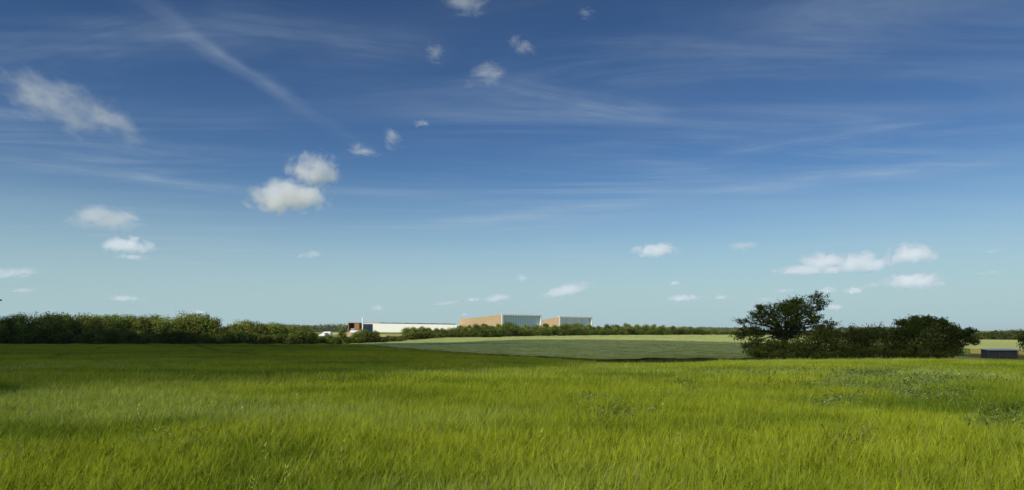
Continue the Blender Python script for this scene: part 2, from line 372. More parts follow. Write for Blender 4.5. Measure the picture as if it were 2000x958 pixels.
# ------------------------------------------------------------------ crops: stalk clumps scattered with geometry nodes
class Clump:
    def __init__(s): s.v = []; s.q = []; s.c = []; s.n = 0
    def ribbon(s, pts, widths, side, col):
        pts = np.asarray(pts, float); side = np.asarray(side, float); w = np.asarray(widths, float)[:, None]
        a = pts - side * w * 0.5; b = pts + side * w * 0.5
        k = len(pts); vv = np.empty((2 * k, 3)); vv[0::2] = a; vv[1::2] = b
        s.v.append(vv); base = s.n
        for i in range(k - 1): s.q.append((base + 2 * i, base + 2 * i + 1, base + 2 * i + 3, base + 2 * i + 2))
        s.c.append(np.repeat(np.asarray(col, float)[None], 2 * k, 0)); s.n += 2 * k
    def obj(s, name, mat):
        me = mesh_np(name, np.concatenate(s.v), s.q, 4, mat, np.concatenate(s.c))
        return bpy.data.objects.new(name, me)           # a source shape, never linked itself
def barley_clump(name, size, count, r, detail=2, thick=1.0, mat='barley', hgt=CROP):
    c = Clump()
    for _ in range(count):
        x, y = (r.random(2) - 0.5) * size * 1.15
        h = hgt * r.normal(0.97, 0.085); az = r.random() * 6.283; side = np.array([math.cos(az), math.sin(az), 0.0])
        lean = np.array([r.normal(0.02, 0.06), r.normal(0, 0.06), 0.0])
        def P(t): return np.array([x, y, 0]) + lean * h * t * t + np.array([0, 0, h * t * (1 - 0.04 * t)])
        g = 0.75 + 0.5 * r.random(); yel = r.random()
        stem_c = np.array([0.95, 1.0, 0.75]) * g
        top = 0.80
        if detail > 1: c.ribbon([P(0.30), P(0.58), P(top)], [0.005 * thick, 0.006 * thick, 0.005 * thick], side, stem_c * (1.5 if r.random() < 0.25 else 0.9))
        else: c.ribbon([P(0.45), P(top)], [0.008 * thick, 0.006 * thick], side, stem_c)
        # ear: two crossed blades, with a brush of awns leaning with the wind
        s2 = np.array([-side[1], side[0], 0.0]); ew = 0.013 * thick
        ear_c = np.array([1.2 + 0.35 * yel, 1.2 + 0.25 * yel, 1.2 + 2.2 * yel]) * (0.85 + 0.75 * r.random())
        if r.random() < 0.035: ear_c = np.array([2.1, 1.55, 9.0]) * (0.7 + 0.5 * r.random())      # a dead straw-coloured ear
        nod = np.array([lean[0] * 0.6 + r.normal(0.02, 0.03), lean[1] * 0.6 + r.normal(0, 0.03), 0])
        e0, e1, e2 = P(top), P(0.88) + nod * 0.5, P(0.99) + nod
        for sd in ((side, s2) if detail > 1 else (side,)):
            c.ribbon([e0, e1, e2], [ew * 0.5, ew, ew * 0.25], sd, ear_c)
        aw_c = ear_c * np.array([1.05, 1.08, 0.85])
        for k in range(4 if detail > 1 else 2):
            d = (e2 - e0); d = d / np.linalg.norm(d); sp = r.normal(0, 0.11, 3); tip = e1 + (d + sp) * (0.15 + 0.05 * r.random())
            st = e0 + (e2 - e0) * (0.2 + 0.6 * r.random())
            c.ribbon([st, tip], [0.0042 * thick, 0.0008 * thick], side if k % 2 else s2, aw_c)
        # leaves, toned down to paint the shaded gaps between the ears
        for k in range(2 if detail > 1 else 1):
            a2 = r.random() * 6.283 * 1.0; dr = np.array([math.cos(a2) + 0.15, math.sin(a2), 0]) * 0.7; L = 0.17 + 0.14 * r.random()
            b = P(0.42 + 0.26 * r.random()); sd = np.array([-dr[1], dr[0], 0.0]); sd /= np.linalg.norm(sd) + 1e-6
            up = 0.9 + 0.6 * r.random()
            c.ribbon([b, b + dr * L * 0.35 + [0, 0, L * 0.55 * up], b + dr * L * 0.75 + [0, 0, L * 0.62 * up], b + dr * L * 1.1 + [0, 0, L * 0.30 * up]],
                     [0.009 * thick, 0.012 * thick, 0.009 * thick, 0.001], sd, np.array([0.82, 1.0, 0.9]) * (0.38 + 0.6 * r.random()))
    return c.obj(name, M[mat])
def grass_clump(name, size, count, r, hgt, mat, thick=1.0, droop=0.5, tuft=True, seeds=False):
    c = Clump()
    for _ in range(count):
        rad = size * 0.5 * (r.random() ** 0.7); a = r.random() * 6.283
        x, y = rad * math.cos(a), rad * math.sin(a)
        h = hgt * (0.6 + 0.55 * r.random()); a2 = (a + r.normal(0, 0.5)) if tuft else r.random() * 6.283
        dr = np.array([math.cos(a2) + 0.3, math.sin(a2), 0]) * droop * r.random(); sd = np.array([-math.sin(a2), math.cos(a2), 0])
        b = np.array([x, y, 0.0]); g = 0.65 + 0.65 * r.random()
        col = np.array([1.0, 1.0, 0.95]) * g
        c.ribbon([b + dr * h * 0.1 + [0, 0, h * 0.3], b + dr * h * 0.45 + [0, 0, h * 0.7], b + dr * h * 1.0 + [0, 0, h * 0.95]], [0.007 * thick, 0.006 * thick, 0.001], sd, col)
        if seeds and r.random() < 0.25:
            for k in range(5):
                q = b + dr * h * (0.8 + 0.05 * k) + [0, 0, h * (0.86 + 0.035 * k)] + r.normal(0, 0.018, 3)
                c.ribbon([q, q + [r.normal(0, .02), r.normal(0, .02), 0.035]], [0.007, 0.003], sd, np.array([1.15, 1.15, 1.0]) * g)
    return c.obj(name, M[mat])
def weed_clump(name, size, count, r, hgt):
    c = Clump()
    for _ in range(count):
        x, y = (r.random(2) - 0.5) * size; h = hgt * (0.55 + 0.5 * r.random()); lean = r.normal(0, 0.15, 2)
        b = np.array([x, y, 0.0]); tp = b + [lean[0] * h + 0.05, lean[1] * h, h]
        c.ribbon([b + [0, 0, h * 0.3], tp], [0.008, 0.004], [1, 0, 0], (0.8, 0.95, 0.8))
        for k in range(9):
            t = 0.35 + 0.65 * r.random(); q = b + (tp - b) * t; a = r.random() * 6.283; L = 0.05 + 0.08 * r.random()
            dr = np.array([math.cos(a), math.sin(a), 0.25 + 0.5 * r.random()]); sd = np.array([-math.sin(a), math.cos(a), 0.3])
            g = 0.6 + 0.8 * r.random()
            if r.random() < 0.16: g *= 1.7
            c.ribbon([q, q + dr * L * 0.6, q + dr * L + [0, 0, -0.02]], [0.008, 0.024, 0.003], sd, np.array([1.0, 1.05, 1.0]) * g)
    return c.obj(name, M['weed'])

def scatter(name, sources, P, rot, scl, idx, label, cat):
    """one object whose points carry the given source shapes as instances"""
    me = bpy.data.meshes.new(name); me.vertices.add(len(P)); me.vertices.foreach_set('co', np.asarray(P, np.float32).ravel())
    for nm, ty, data, key in (('rot', 'FLOAT_VECTOR', rot, 'vector'), ('scl', 'FLOAT_VECTOR', scl, 'vector'), ('idx', 'INT', idx, 'value')):
        at_ = me.attributes.new(nm, ty, 'POINT'); at_.data.foreach_set(key, np.asarray(data, np.int32 if ty == 'INT' else np.float32).ravel())
    o = mobj(name, me)
    ng = bpy.data.node_groups.new(name + '_scatter', 'GeometryNodeTree')
    ng.interface.new_socket('Geometry', in_out='INPUT', socket_type='NodeSocketGeometry')
    ng.interface.new_socket('Geometry', in_out='OUTPUT', socket_type='NodeSocketGeometry')
    N = NT(ng); gi = N.n('NodeGroupInput'); gout = N.n('NodeGroupOutput'); g2i = N.n('GeometryNodeGeometryToInstance')
    for s in reversed(sources):
        oi = N.n('GeometryNodeObjectInfo', {'Object': s, 'As Instance': False}); ng.links.new(oi.outputs['Geometry'], g2i.inputs[0])
    def att(nm, ty): return N.n('GeometryNodeInputNamedAttribute', {'Name': nm}, data_type=ty).outputs[0]
    e2r = N.n('FunctionNodeEulerToRotation', {0: att('rot', 'FLOAT_VECTOR')})
    iop = N.n('GeometryNodeInstanceOnPoints', {'Points': gi.outputs[0], 'Instance': g2i.outputs[0], 'Pick Instance': True,
              'Instance Index': att('idx', 'INT'), 'Rotation': e2r.outputs[0], 'Scale': att('scl', 'FLOAT_VECTOR')})
    ng.links.new(iop.outputs[0], gout.inputs[0])
    md = o.modifiers.new('scatter', 'NODES'); md.node_group = ng
    tag(o, label, cat, kind='stuff'); return o

def vnoise(X, Y, s, seed=0):
    """cheap smooth value noise 0..1"""
    x = np.asarray(X) * s; y = np.asarray(Y) * s; xi = np.floor(x).astype(int); yi = np.floor(y).astype(int); fx = x - xi; fy = y - yi
    fx = fx * fx * (3 - 2 * fx); fy = fy * fy * (3 - 2 * fy)
    def hsh(a, b):
        v = np.sin(a * 127.1 + b * 311.7 + seed * 74.7) * 43758.5453; return v - np.floor(v)
    return (hsh(xi, yi) * (1 - fx) + hsh(xi + 1, yi) * fx) * (1 - fy) + (hsh(xi, yi + 1) * (1 - fx) + hsh(xi + 1, yi + 1) * fx) * fy
def on_track(X, Y, ang, period, width, wob=4.0):
    x = math.cos(ang) * X - math.sin(ang) * Y + wob * np.sin(Y / 45.0)
    return (period / 2 - np.abs(np.mod(x, period) - period / 2)) < width
def ring_points(d0, d1, step, umin=-260, umax=2260):
    X = np.arange(-0.95 * d1 - 3, 0.95 * d1 + 3, step); Y = np.arange(d0, d1, step); A, B = np.meshgrid(X, Y)
    A = A + (rng.random(A.shape) - 0.5) * step * 0.9; B = B + (rng.random(B.shape) - 0.5) * step * 0.9
    A, B = A.ravel(), B.ravel(); u = 1000 + F * A / np.maximum(B, 1.0)
    pad = 1500.0 / np.maximum(B, 1.5)
    k = (u > umin - pad) & (u < umax + pad); return A[k], B[k], u[k]
def yrow(X, Y): return HY - F * (top_rel(X, Y)) / np.maximum(Y, 1)
# patches of other growth, as rows/columns on the field surface: (px, row, half width, half height)
WEEDS = [(1745, 738, 165, 24), (1850, 762, 120, 22), (1640, 776, 62, 15), (1345, 752, 52, 14), (1200, 795, 55, 20), (1500, 722, 150, 7), (1960, 800, 70, 26), (1680, 838, 45, 20), (1150, 772, 60, 8)]
BARE = [(1945, 742, 17, 13)]
def patch_amount(X, Y, L):
    u = 1000 + F * X / np.maximum(Y, 1); v = yrow(X, Y); m = np.zeros_like(u)
    for (a, b, w, h) in L: m = np.maximum(m, 1.35 - np.hypot((u - a) / w, (v - b) / h))
    return m + (vnoise(X, Y, 0.9, 3) - 0.5) * 0.9
r = np.random.default_rng(4)
SRC = [barley_clump('barley_clump_fine', 0.42, 96, r, 2, 0.72) for _ in range(6)] + \
      [barley_clump('barley_clump_mid', 0.95, 230, r, 1, 1.4) for _ in range(4)] + \
      [barley_clump('barley_clump_far', 2.4, 420, r, 1, 4.0, 'barley_far') for _ in range(3)]
PP, RR, SS, II = [], [], [], []
for d0, d1, step, k0, kn, in ((1.6, 20, 0.34, 0, 6), (20, 58, 0.78, 6, 4), (58, 250, 2.05, 10, 3)):
    A, B, u = ring_points(d0, d1, step)
    k = B < barley_far(u) + (vnoise(A, B, 0.25, 6) - 0.45) * np.interp(B, [20, 60, 120, 250], [0.5, 2, 7, 10])
    k &= ~(((patch_amount(A, B, WEEDS) > 0.55) & (rng.random(len(A)) < 0.80)) | (patch_amount(A, B, BARE) > 0.45)); A, B = A[k], B[k]
    if k0 == 10:
        k = ~on_track(A, B, -0.545, 20.0, 0.9); A, B = A[k], B[k]
    gust = vnoise(A, B, 0.11, 1); g2 = vnoise(A, B, 0.45, 2); nn = len(A)
    hs = 0.90 + 0.16 * gust + 0.10 * (g2 - 0.5) + rng.normal(0, 0.03, nn)
    z = ground(A, B) - (0.03 if k0 < 10 else 0.0)
    PP.append(np.stack([A, B, z], -1)); SS.append(np.stack([np.full(nn, 1.0), np.full(nn, 1.0), hs], -1))
    RR.append(np.stack([rng.normal(0, 0.05, nn), 0.05 * gust - 0.01 + rng.normal(0, 0.03, nn), rng.normal(0, 0.6, nn)], -1)); II.append(k0 + rng.integers(0, kn, nn))
scatter('barley_crop', SRC, np.concatenate(PP), np.concatenate(RR), np.concatenate(SS), np.concatenate(II), 'bright yellow green barley filling the foreground field', 'crop')
# weeds
A, B, u = ring_points(6, 60, 0.40); k = (B < barley_far(u)) & (patch_amount(A, B, WEEDS) > 0.38) & (patch_amount(A, B, BARE) < 0.5); A, B = A[k], B[k]; nn = len(A)
WS = [weed_clump('weed_clump', 0.55, 34, r, 0.80) for _ in range(4)]
scatter('weed_patch', WS, np.stack([A, B, ground(A, B)], -1), np.stack([rng.normal(0, .06, nn), rng.normal(.06, .06, nn), rng.random(nn) * 6.28], -1),
        np.repeat((0.92 + 0.2 * rng.random(nn))[:, None], 3, 1), rng.integers(0, 4, nn), 'grey green broad leaved weeds spreading through the barley', 'weeds')
# loose pale grasses standing over the crop
A, B, u = ring_points(4.5, 40, 0.75); k = (vnoise(A, B, 0.22, 9) + 0.5 * vnoise(A, B, 0.8, 5) > 1.10) | (np.hypot((u - 430) / 75, (yrow(A, B) - 797) / 16) < 1.0)
k |= rng.random(len(A)) < 0.06
A, B = A[k], B[k]; nn = len(A)
PSR = [grass_clump('pale_grass_tuft', 0.30, 26, r, 1.02, 'palegrass', 1.0, 0.45, True, True) for _ in range(3)] + [grass_clump('pale_grass_wisp', 0.22, 9, r, 1.08, 'palegrass', 0.9, 0.9, True, True) for _ in range(3)]
scatter('pale_grass', PSR, np.stack([A, B, ground(A, B)], -1), np.stack([rng.normal(0, .08, nn), rng.normal(.12, .08, nn), rng.normal(0, .7, nn)], -1),
        np.repeat((0.84 + 0.16 * rng.random(nn))[:, None], 3, 1), rng.integers(0, 6, nn), 'pale seeding wild grasses standing in loose tufts among the barley', 'grass')
# rough dark verge between the barley and the wheat, and under the bushes
us = np.concatenate([rng.uniform(720, 2300, 8500), rng.uniform(1050, 1520, 7000)]); d = barley_far(us) + rng.random(15500) ** 0.9 * np.interp(us, [720, 1000, 1150, 1300, 1500, 1700, 2000], [1.5, 4, 26, 58, 66, 66, 66])
A = (us - 1000) * d / F; B = d; nn = len(A)
VSR = [grass_clump('verge_tuft', 0.8, 40, r, 0.75, 'verge', 4.0, 0.6, False) for _ in range(3)]
scatter('verge_grass', VSR, np.stack([A, B, ground(A, B)], -1), np.stack([rng.normal(0, .1, nn), rng.normal(0, .1, nn), rng.random(nn) * 6.28], -1),
        np.repeat((0.7 + 0.7 * rng.random(nn))[:, None], 3, 1), rng.integers(0, 3, nn), 'dark rough grass verge along the ditch between the fields', 'grass')
# wheat ears roughening the second field
us = rng.uniform(690, 1640, 9000); t = np.sqrt(rng.random(9000)); d = np.array([wheat_near(a) for a in us]); d = d + (wheat_far(us) - d) * t
A = (us - 1000) * d / F; B = d; k = ~on_track(A, B, -1.05, 22.0, 1.0); A, B = A[k], B[k]; nn = len(A)
WSR = [barley_clump('wheat_clump', 2.4, 260, r, 1, 3.0, 'wheat') for _ in range(3)]
scatter('wheat_crop', WSR, np.stack([A, B, ground(A, B)], -1), np.stack([rng.normal(0, .05, nn), rng.normal(0, .05, nn), rng.random(nn) * 6.28], -1),
        np.stack([np.ones(nn), np.ones(nn), 0.95 + 0.1 * rng.random(nn)], -1), rng.integers(0, 3, nn), 'grey green wheat ears over the rising second field', 'crop')

# ------------------------------------------------------------------ trees
def leaf_quads(C, Nrm, size, r, tintv, flat=0.95):
    """diamond leaf clusters at C facing roughly Nrm"""
    n = len(C); nr = Nrm * flat + r.normal(0, 0.45, (n, 3)); nr[:, 2] += 0.15; nr /= np.linalg.norm(nr, axis=1)[:, None] + 1e-9
    ref = r.normal(0, 1, (n, 3)); a = np.cross(nr, ref); a /= np.linalg.norm(a, axis=1)[:, None] + 1e-9; b = np.cross(nr, a)
    s = size * (0.55 + 0.9 * r.random(n))[:, None]
    V = np.stack([C - a * s * 0.62, C - b * s * 0.36 + nr * s * 0.08, C + a * s * 0.62, C + b * s * 0.36 + nr * s * 0.08], 1).reshape(-1, 3)
    return V, np.arange(4 * n), np.repeat(tintv, 4, 0)
def crown_mesh(name, lobes, r, size, mat, shoots=0):
    """lobes: (centre xyz, radii xyz, count)"""
    Cs, Ns, Ts = [], [], []
    for (c, rad, cnt) in lobes:
        d = r.normal(0, 1, (cnt, 3)); d /= np.linalg.norm(d, axis=1)[:, None]
        rr = (0.25 + 0.95 * r.random(cnt) ** 0.65)[:, None] * (1 + 0.16 * np.sin(d[:, :1] * 9 + c[0] * 7) * np.cos(d[:, 1:2] * 8 + c[2] * 5) + r.normal(0, 0.06, (cnt, 1)))
        Cs.append(np.asarray(c) + d * rr * np.asarray(rad)); Ns.append(d)
        g = 0.72 + 0.5 * r.random(); w = r.random() * 0.18
        Ts.append((np.array([1.0 + w, 1.0, 0.9])[None] * g) * (0.75 + 0.5 * r.random((cnt, 1))))
        for _ in range(shoots):                 # leafy shoots breaking the outline
            dv_ = r.normal(0, 1, 3); dv_[2] = abs(dv_[2]) * 0.9 + 0.1 * dv_[2]; dv_ /= np.linalg.norm(dv_); ln = r.uniform(1.0, 1.5) + 0.28 / float(np.mean(rad)); k = 18
            tt = np.linspace(0.6, ln, k)[:, None]
            Cs.append(np.asarray(c) + dv_ * tt * np.asarray(rad) + r.normal(0, 0.07, (k, 3))); Ns.append(np.repeat(dv_[None], k, 0)); Ts.append(np.full((k, 3), g))
    V, q, t = leaf_quads(np.concatenate(Cs), np.concatenate(Ns), size, r, np.concatenate(Ts))
    return mesh_np(name, V, q, 4, mat, t)
def trunk_mesh(name, h, rad, ends, r, stems=1):
    mb = MB()
    for s in range(stems):
        bx, by = (0, 0) if stems == 1 else r.normal(0, rad * 2.0, 2)
        fork = Vector((bx + r.normal(0, rad), by + r.normal(0, rad), h * 0.42))
        mb.tube([(bx, by, -0.5), (bx * 1.1, by, h * 0.18), fork], [rad * 1.25, rad, rad * 0.75], 7)
        for e in ends[s::stems]:
            e = Vector(e); mid = fork.lerp(e, 0.5) + Vector((r.normal(0, 0.1) * h * 0.1, r.normal(0, 0.1) * h * 0.1, h * 0.02))
            mb.tube([fork * 1.0 - Vector((0, 0, 0.02 * h)), mid, e], [rad * 0.55, rad * 0.32, rad * 0.10], 5)
    return mb.mesh(name, M['bark'])
def tree_proto(h, w, r, base=0.15, lobes_n=11, leaves=4200, size=0.30, mat='leaf', shape='round', stems=1):
    """unit shapes: crown and trunk meshes for a tree of height h and width w"""
    L = []; ends = []
    for i in range(lobes_n):
        t = (i + 0.5) / lobes_n; z = base + (0.90 - base) * t
        if shape == 'round': prof = math.sin(math.pi * min(1, max(0.08, (z - base * 0.5) / (1.08 - base * 0.5)))) ** 0.6
        elif shape == 'cone': prof = (1 - z) ** 0.7 + 0.12
        else: prof = 1.0 if z < 0.6 else math.sqrt(max(0.05, 1 - ((z - 0.6) / 0.45) ** 2))
        a = i * 2.4 + r.random(); rad = w * 0.5 * prof * (0.35 + 0.35 * r.random())
        lr = w * (0.20 + 0.10 * r.random()) * (0.75 + 0.4 * prof)
        c = (rad * math.cos(a), rad * math.sin(a), h * z * (0.96 + 0.06 * r.random()))
        lz = min(lr * 0.95, h - c[2] + 0.05 * h)
        L.append((c, (lr, lr, lz), int(leaves / lobes_n))); ends.append(c)
    return crown_mesh('crown', L, r, size, M[mat]), trunk_mesh('trunk', h, 0.028 * h, ends, r, stems)
r = np.random.default_rng(23)
PROTO = {
    'round': [tree_proto(8, 6.4, r, 0.16, 13, 5200, 0.34) for _ in range(4)],
    'tall': [tree_proto(8, 4.6, r, 0.14, 12, 4200, 0.32, shape='cyl') for _ in range(3)],
    'cone': [tree_proto(8, 4.4, r, 0.12, 12, 4000, 0.32, shape='cone') for _ in range(2)],
    'shrub': [tree_proto(4, 4.6, r, 0.06, 10, 3000, 0.30, 'leaf_shrub', shape='round', stems=3) for _ in range(3)],
}
LOOK = {'round': 'rounded', 'tall': 'upright', 'cone': 'pointed', 'shrub': 'low bushy'}
ORD = ['first', 'second', 'third', 'fourth', 'fifth', 'sixth', 'seventh', 'eighth', 'ninth', 'tenth', 'eleventh', 'twelfth', 'thirteenth', 'fourteenth',
       'fifteenth', 'sixteenth', 'seventeenth', 'eighteenth', 'nineteenth', 'twentieth']
def plant_tree(name, kind, px, d, ytop, label, cat, group, wscale=1.0):
    x, y = at(px, d); z0 = gz(x, y); h = zrow(ytop, d) - z0
    pr = PROTO[kind]; cr, tk = pr[int(rng.integers(len(pr)))]; ph = 4.0 if kind == 'shrub' else 8.0
    s = h / (ph * (0.94 if kind != 'shrub' else 1.0)); o = empty(name, (x, y, z0), float(rng.random() * 6.28))
    ws = s * wscale * float(rng.uniform(0.92, 1.1)); o.scale = (ws, ws, s)
    tag(o, label, cat, group); mobj('crown', cr, o); mobj('trunk', tk, o); return o
def hedge_d(px): return float(np.interp(px, [-200, 0, 400, 640, 690], [194, 199, 221, 248, 254])) if px < 690 else float(wheat_far(px)) + 5.0

LEFT_TREES = [(-42, 621), (-16, 623), (8, 622), (30, 620), (54, 618), (80, 621), (104, 617), (122, 619), (140, 618), (162, 619), (182, 621), (204, 618), (226, 619), (250, 620), (272, 620), (297, 621), (317, 623)]
for i, (px, yt) in enumerate(LEFT_TREES):
    if px < 0: lab = ['broad hedge tree just beyond the left edge of the photo, outermost', 'hedge tree cut by the left edge of the photo'][i]
    else: lab = '%s hedge tree from the left edge, %s crown in the tall belt' % (ORD[i - 2], ['rounded', 'upright'][i % 3 == 2])
    plant_tree('hedge_tree', 'tall' if i % 3 == 2 else 'round', px, hedge_d(px) + 3 + 3 * (i % 2), yt, lab, 'tree', 'tall hedge trees at the left', 0.88)
BIG = [(345, 625, 'left shoulder'), (368, 617, 'tallest middle'), (394, 618, 'right of the middle'), (414, 626, 'right shoulder')]
for px, yt, w in BIG:
    plant_tree('hedge_tree', 'round', px, hedge_d(px) + 4, yt, 'tree forming the %s of the big domed clump in the hedge' % w, 'tree', 'domed clump in the left hedge', 1.0)
MIDL = [(437, 642), (456, 635), (474, 631), (492, 631), (512, 634), (532, 635), (550, 636), (568, 638), (588, 640), (604, 645), (613, 652)]
for i, (px, yt) in enumerate(MIDL):
    k = ['round', 'tall', 'round'][i % 3]
    plant_tree('hedge_tree', k, px, hedge_d(px) + 3, yt, '%s %s tree right of the big domed clump, before the white van' % (ORD[i], LOOK[k]), 'tree', 'lower hedge trees left of the van', 1.05)
px, i = -30, 0
while px < 640:
    yt = 651 + 4 * math.sin(px * 0.05) + float(rng.uniform(-3, 3)); yt = max(yt, 659) if px > 605 else yt
    seg, base_ = (('under the tall belt', 0) if px < 330 else ('under the domed clump', 1) if px < 430 else ('under the lower hedge trees', 2))
    if i == 0 or seg != last: k = 0
    last = seg
    plant_tree('hedge_shrub', 'shrub', px, hedge_d(px) - 1.5, yt, '%s dark shrub from the left, hedge foot %s' % (ORD[k], seg), 'shrub', 'shrubs along the foot of the left hedge', 1.15)
    px += float(rng.uniform(17, 26)); i += 1; k += 1
GAPB = [(630, 659, 'shrub', 'low dark bush in front of the nose of the white van'), (641, 652, 'tall', 'small thin tree hiding the middle of the white van'), (653, 659, 'shrub', 'low dark bush under the tail of the white van'),
        (668, 644, 'tall', 'slim young tree against the straw coloured bank'), (673, 660, 'shrub', 'low bush at the foot of the slim young tree'),
        (689, 661, 'shrub', 'low bush left of the young trees by the mast'), (693, 650, 'tall', 'young tree just left of the white mast'), (707, 645, 'round', 'young tree with loose crown behind the white mast foot'),
        (720, 649, 'shrub', 'bush right of the white mast before the dark glass'), (735, 647, 'tall', 'young tree at the left end of the long white wall'), (748, 659, 'shrub', 'low bush under the left part of the white wall'),
        (762, 656, 'shrub', 'low bush before the lawn, left one of two'), (778, 656, 'shrub', 'low bush before the lawn, right one of two'), (705, 661, 'shrub', 'dark bush at the foot of the white mast'), (722, 662, 'shrub', 'dark bush right of the mast foot at the field edge'), (658, 662, 'shrub', 'lowest bush below the straw coloured bank')]
for px, yt, k, lab in GAPB:
    plant_tree('hedge_tree' if k != 'shrub' else 'hedge_shrub', k, px, hedge_d(px), yt, lab, 'tree' if k != 'shrub' else 'shrub', 'loose hedge below the white building', 0.95 if k != 'shrub' else 1.2)
ROW = [(797, 643), (806, 641), (822, 640), (838, 641), (852, 643), (866, 642), (882, 643), (898, 639), (914, 637), (930, 636), (946, 634), (961, 636), (976, 635), (993, 632), (1010, 636), (1030, 635), (1050, 636), (1066, 633), (1084, 637),
       (1100, 634), (1115, 635), (1131, 633), (1150, 636), (1170, 639), (1186, 635), (1205, 635), (1225, 632), (1245, 636), (1262, 637), (1276, 635), (1292, 638), (1315, 638), (1332, 640), (1350, 640), (1367, 641), (1386, 642), (1405, 642),
       (1424, 643), (1442, 644), (1462, 645), (1484, 644), (1506, 645), (1530, 645), (1560, 645), (1600, 646)]
cnt = {}
ROW = sorted(ROW + [((a[0] + b[0]) / 2 + float(rng.uniform(-2, 2)), max(a[1], b[1]) + float(rng.uniform(1.5, 4.5))) for a, b in zip(ROW, ROW[1:])])
for i, (px, yt) in enumerate(ROW):
    if px < 890: seg = 'in the row below the long white wall'
    elif px < 980: seg = 'in the row below the brown hall side'
    elif px < 1062: seg = 'in the row below the nearer glass front'
    elif px < 1160: seg = 'in the row below the farther hall'
    elif px < 1300: seg = 'in the row just right of the halls'
    elif px < 1445: seg = 'in the row left of the leaning tree'
    else: seg = 'in the row behind the leaning tree'
    j = cnt.get(seg, 0); cnt[seg] = j + 1
    k = ['round', 'tall', 'cone', 'tall', 'round', 'cone', 'tall'][(i * 5) % 7]
    d = hedge_d(px) + float(rng.uniform(0, 5)); yt += float(rng.uniform(-1.4, 1.0))
    plant_tree('row_tree', k, px, d, yt, '%s %s tree from the left %s' % (ORD[j], LOOK[k], seg), 'tree', 'tree row behind the wheat field', 1.12 if k != 'cone' else 1.35)
    if i % 2 == 0:
        j2 = cnt.get('s' + seg, 0); cnt['s' + seg] = j2 + 1
        ys_ = yt + 9 if px < 1300 else yt + 6
        plant_tree('row_shrub', 'shrub', px + float(rng.uniform(5, 12)), hedge_d(px) - 1.5, ys_, '%s low shrub %s' % (ORD[j2], seg.replace('in the row', 'at the row foot')), 'shrub', 'shrubs at the foot of the tree row', 1.5)

# the dark group at the right: leaning tree, bushes
def px_lobes(items, d, depth, r, dens, zbase):
    """lobes given as (px, row, half width px, half height px) about depth d -> local lobes round the first item column"""
    k = d / F; L = []
    for (px, py, hw, hh) in items:
        dy = float(r.uniform(-1, 1)) * depth
        c = ((px - items[0][0]) * k, dy, zrow(py, d) - zbase)
        dpt = max(hw, hh) * k * 1.05
        L.append((c, (hw * k, dpt, hh * k), max(30, int(dens * (hw * hh) * 1.0))))
    return L
def special(name, items, d, depth, dens, size, label, cat, mat, stems, trunk_px, trunk_rad, fork_row=None, seed=1, shoots=16):
    r = np.random.default_rng(seed); x, y = at(items[0][0], d); z0 = gz(x, y)
    L = px_lobes(items, d, depth, r, dens, z0)
    root = empty(name, (x, y, z0)); tag(root, label, cat)
    mobj('crown', crown_mesh('crown', L, r, size, M[mat], shoots), root)
    mb = MB(); k = d / F
    bx = (trunk_px - items[0][0]) * k
    fz = (zrow(fork_row, d) - z0) if fork_row else 0.9
    for s in range(stems):
        sx = bx + (0 if stems == 1 else float(r.normal(0, 0.6))); fk = Vector((sx + 0.1, 0, fz))
        mb.tube([(sx, 0, -0.4), (sx + 0.05, 0, fz * 0.5), fk], [trunk_rad * 1.3, trunk_rad, trunk_rad * 0.85], 8)
        for (c, rad, n_) in L[s::stems]:
            e = Vector(c); m1 = fk.lerp(e, 0.35) + Vector((0, 0, 0.15 * (e - fk).length)); m2 = fk.lerp(e, 0.7) + Vector((0, 0, 0.08 * (e - fk).length))
            mb.tube([fk - Vector((0, 0, 0.1)), m1, m2, e], [trunk_rad * 0.6, trunk_rad * 0.38, trunk_rad * 0.22, trunk_rad * 0.08], 5)
            for _ in range(3):
                dd = Vector(r.normal(0, 1, 3)).normalized(); e2 = e + Vector((dd.x * rad[0], dd.y * rad[1], dd.z * rad[2])) * 0.9
                mb.tube([m2, m2.lerp(e2, 0.6) + Vector((0, 0, 0.05)), e2], [trunk_rad * 0.16, trunk_rad * 0.09, 0.012], 4)
    mb.obj('trunk', M['bark'], root); return root
D0 = 74.0
special('leaning_tree', [(1535, 614, 30, 17), (1586, 583, 15, 9), (1568, 590, 18, 10), (1548, 595, 20, 10), (1524, 601, 20, 11), (1503, 609, 17, 11), (1486, 614, 15, 9), (1467, 620, 14, 8), (1455, 629, 11, 6), (1590, 596, 13, 8), (1571, 604, 17, 11),
                         (1552, 612, 20, 12), (1510, 622, 20, 11), (1484, 630, 18, 8), (1462, 646, 17, 9), (1456, 658, 13, 9), (1470, 668, 12, 8), (1586, 614, 9, 7), (1597, 630, 13, 10), (1613, 636, 12, 10), (1574, 624, 13, 11), (1490, 648, 20, 11), (1517, 645, 18, 12), (1548, 634, 18, 11),
                         (1498, 601, 6, 4), (1486, 601, 4, 3), (1598, 606, 5, 5), (1462, 678, 9, 7), (1532, 630, 18, 11), (1568, 645, 16, 12), (1608, 650, 14, 11), (1590, 648, 14, 11), (1538, 606, 18, 9), (1556, 601, 14, 8), (1500, 634, 14, 9), (1477, 656, 15, 9), (1545, 655, 16, 9)],
        D0, 2.0, 2.1, 0.145, 'tall lone leaning tree with windswept crown standing over the dark bushes', 'tree', 'leaf_dark', 1, 1531, 0.23, 664, seed=3, shoots=9)
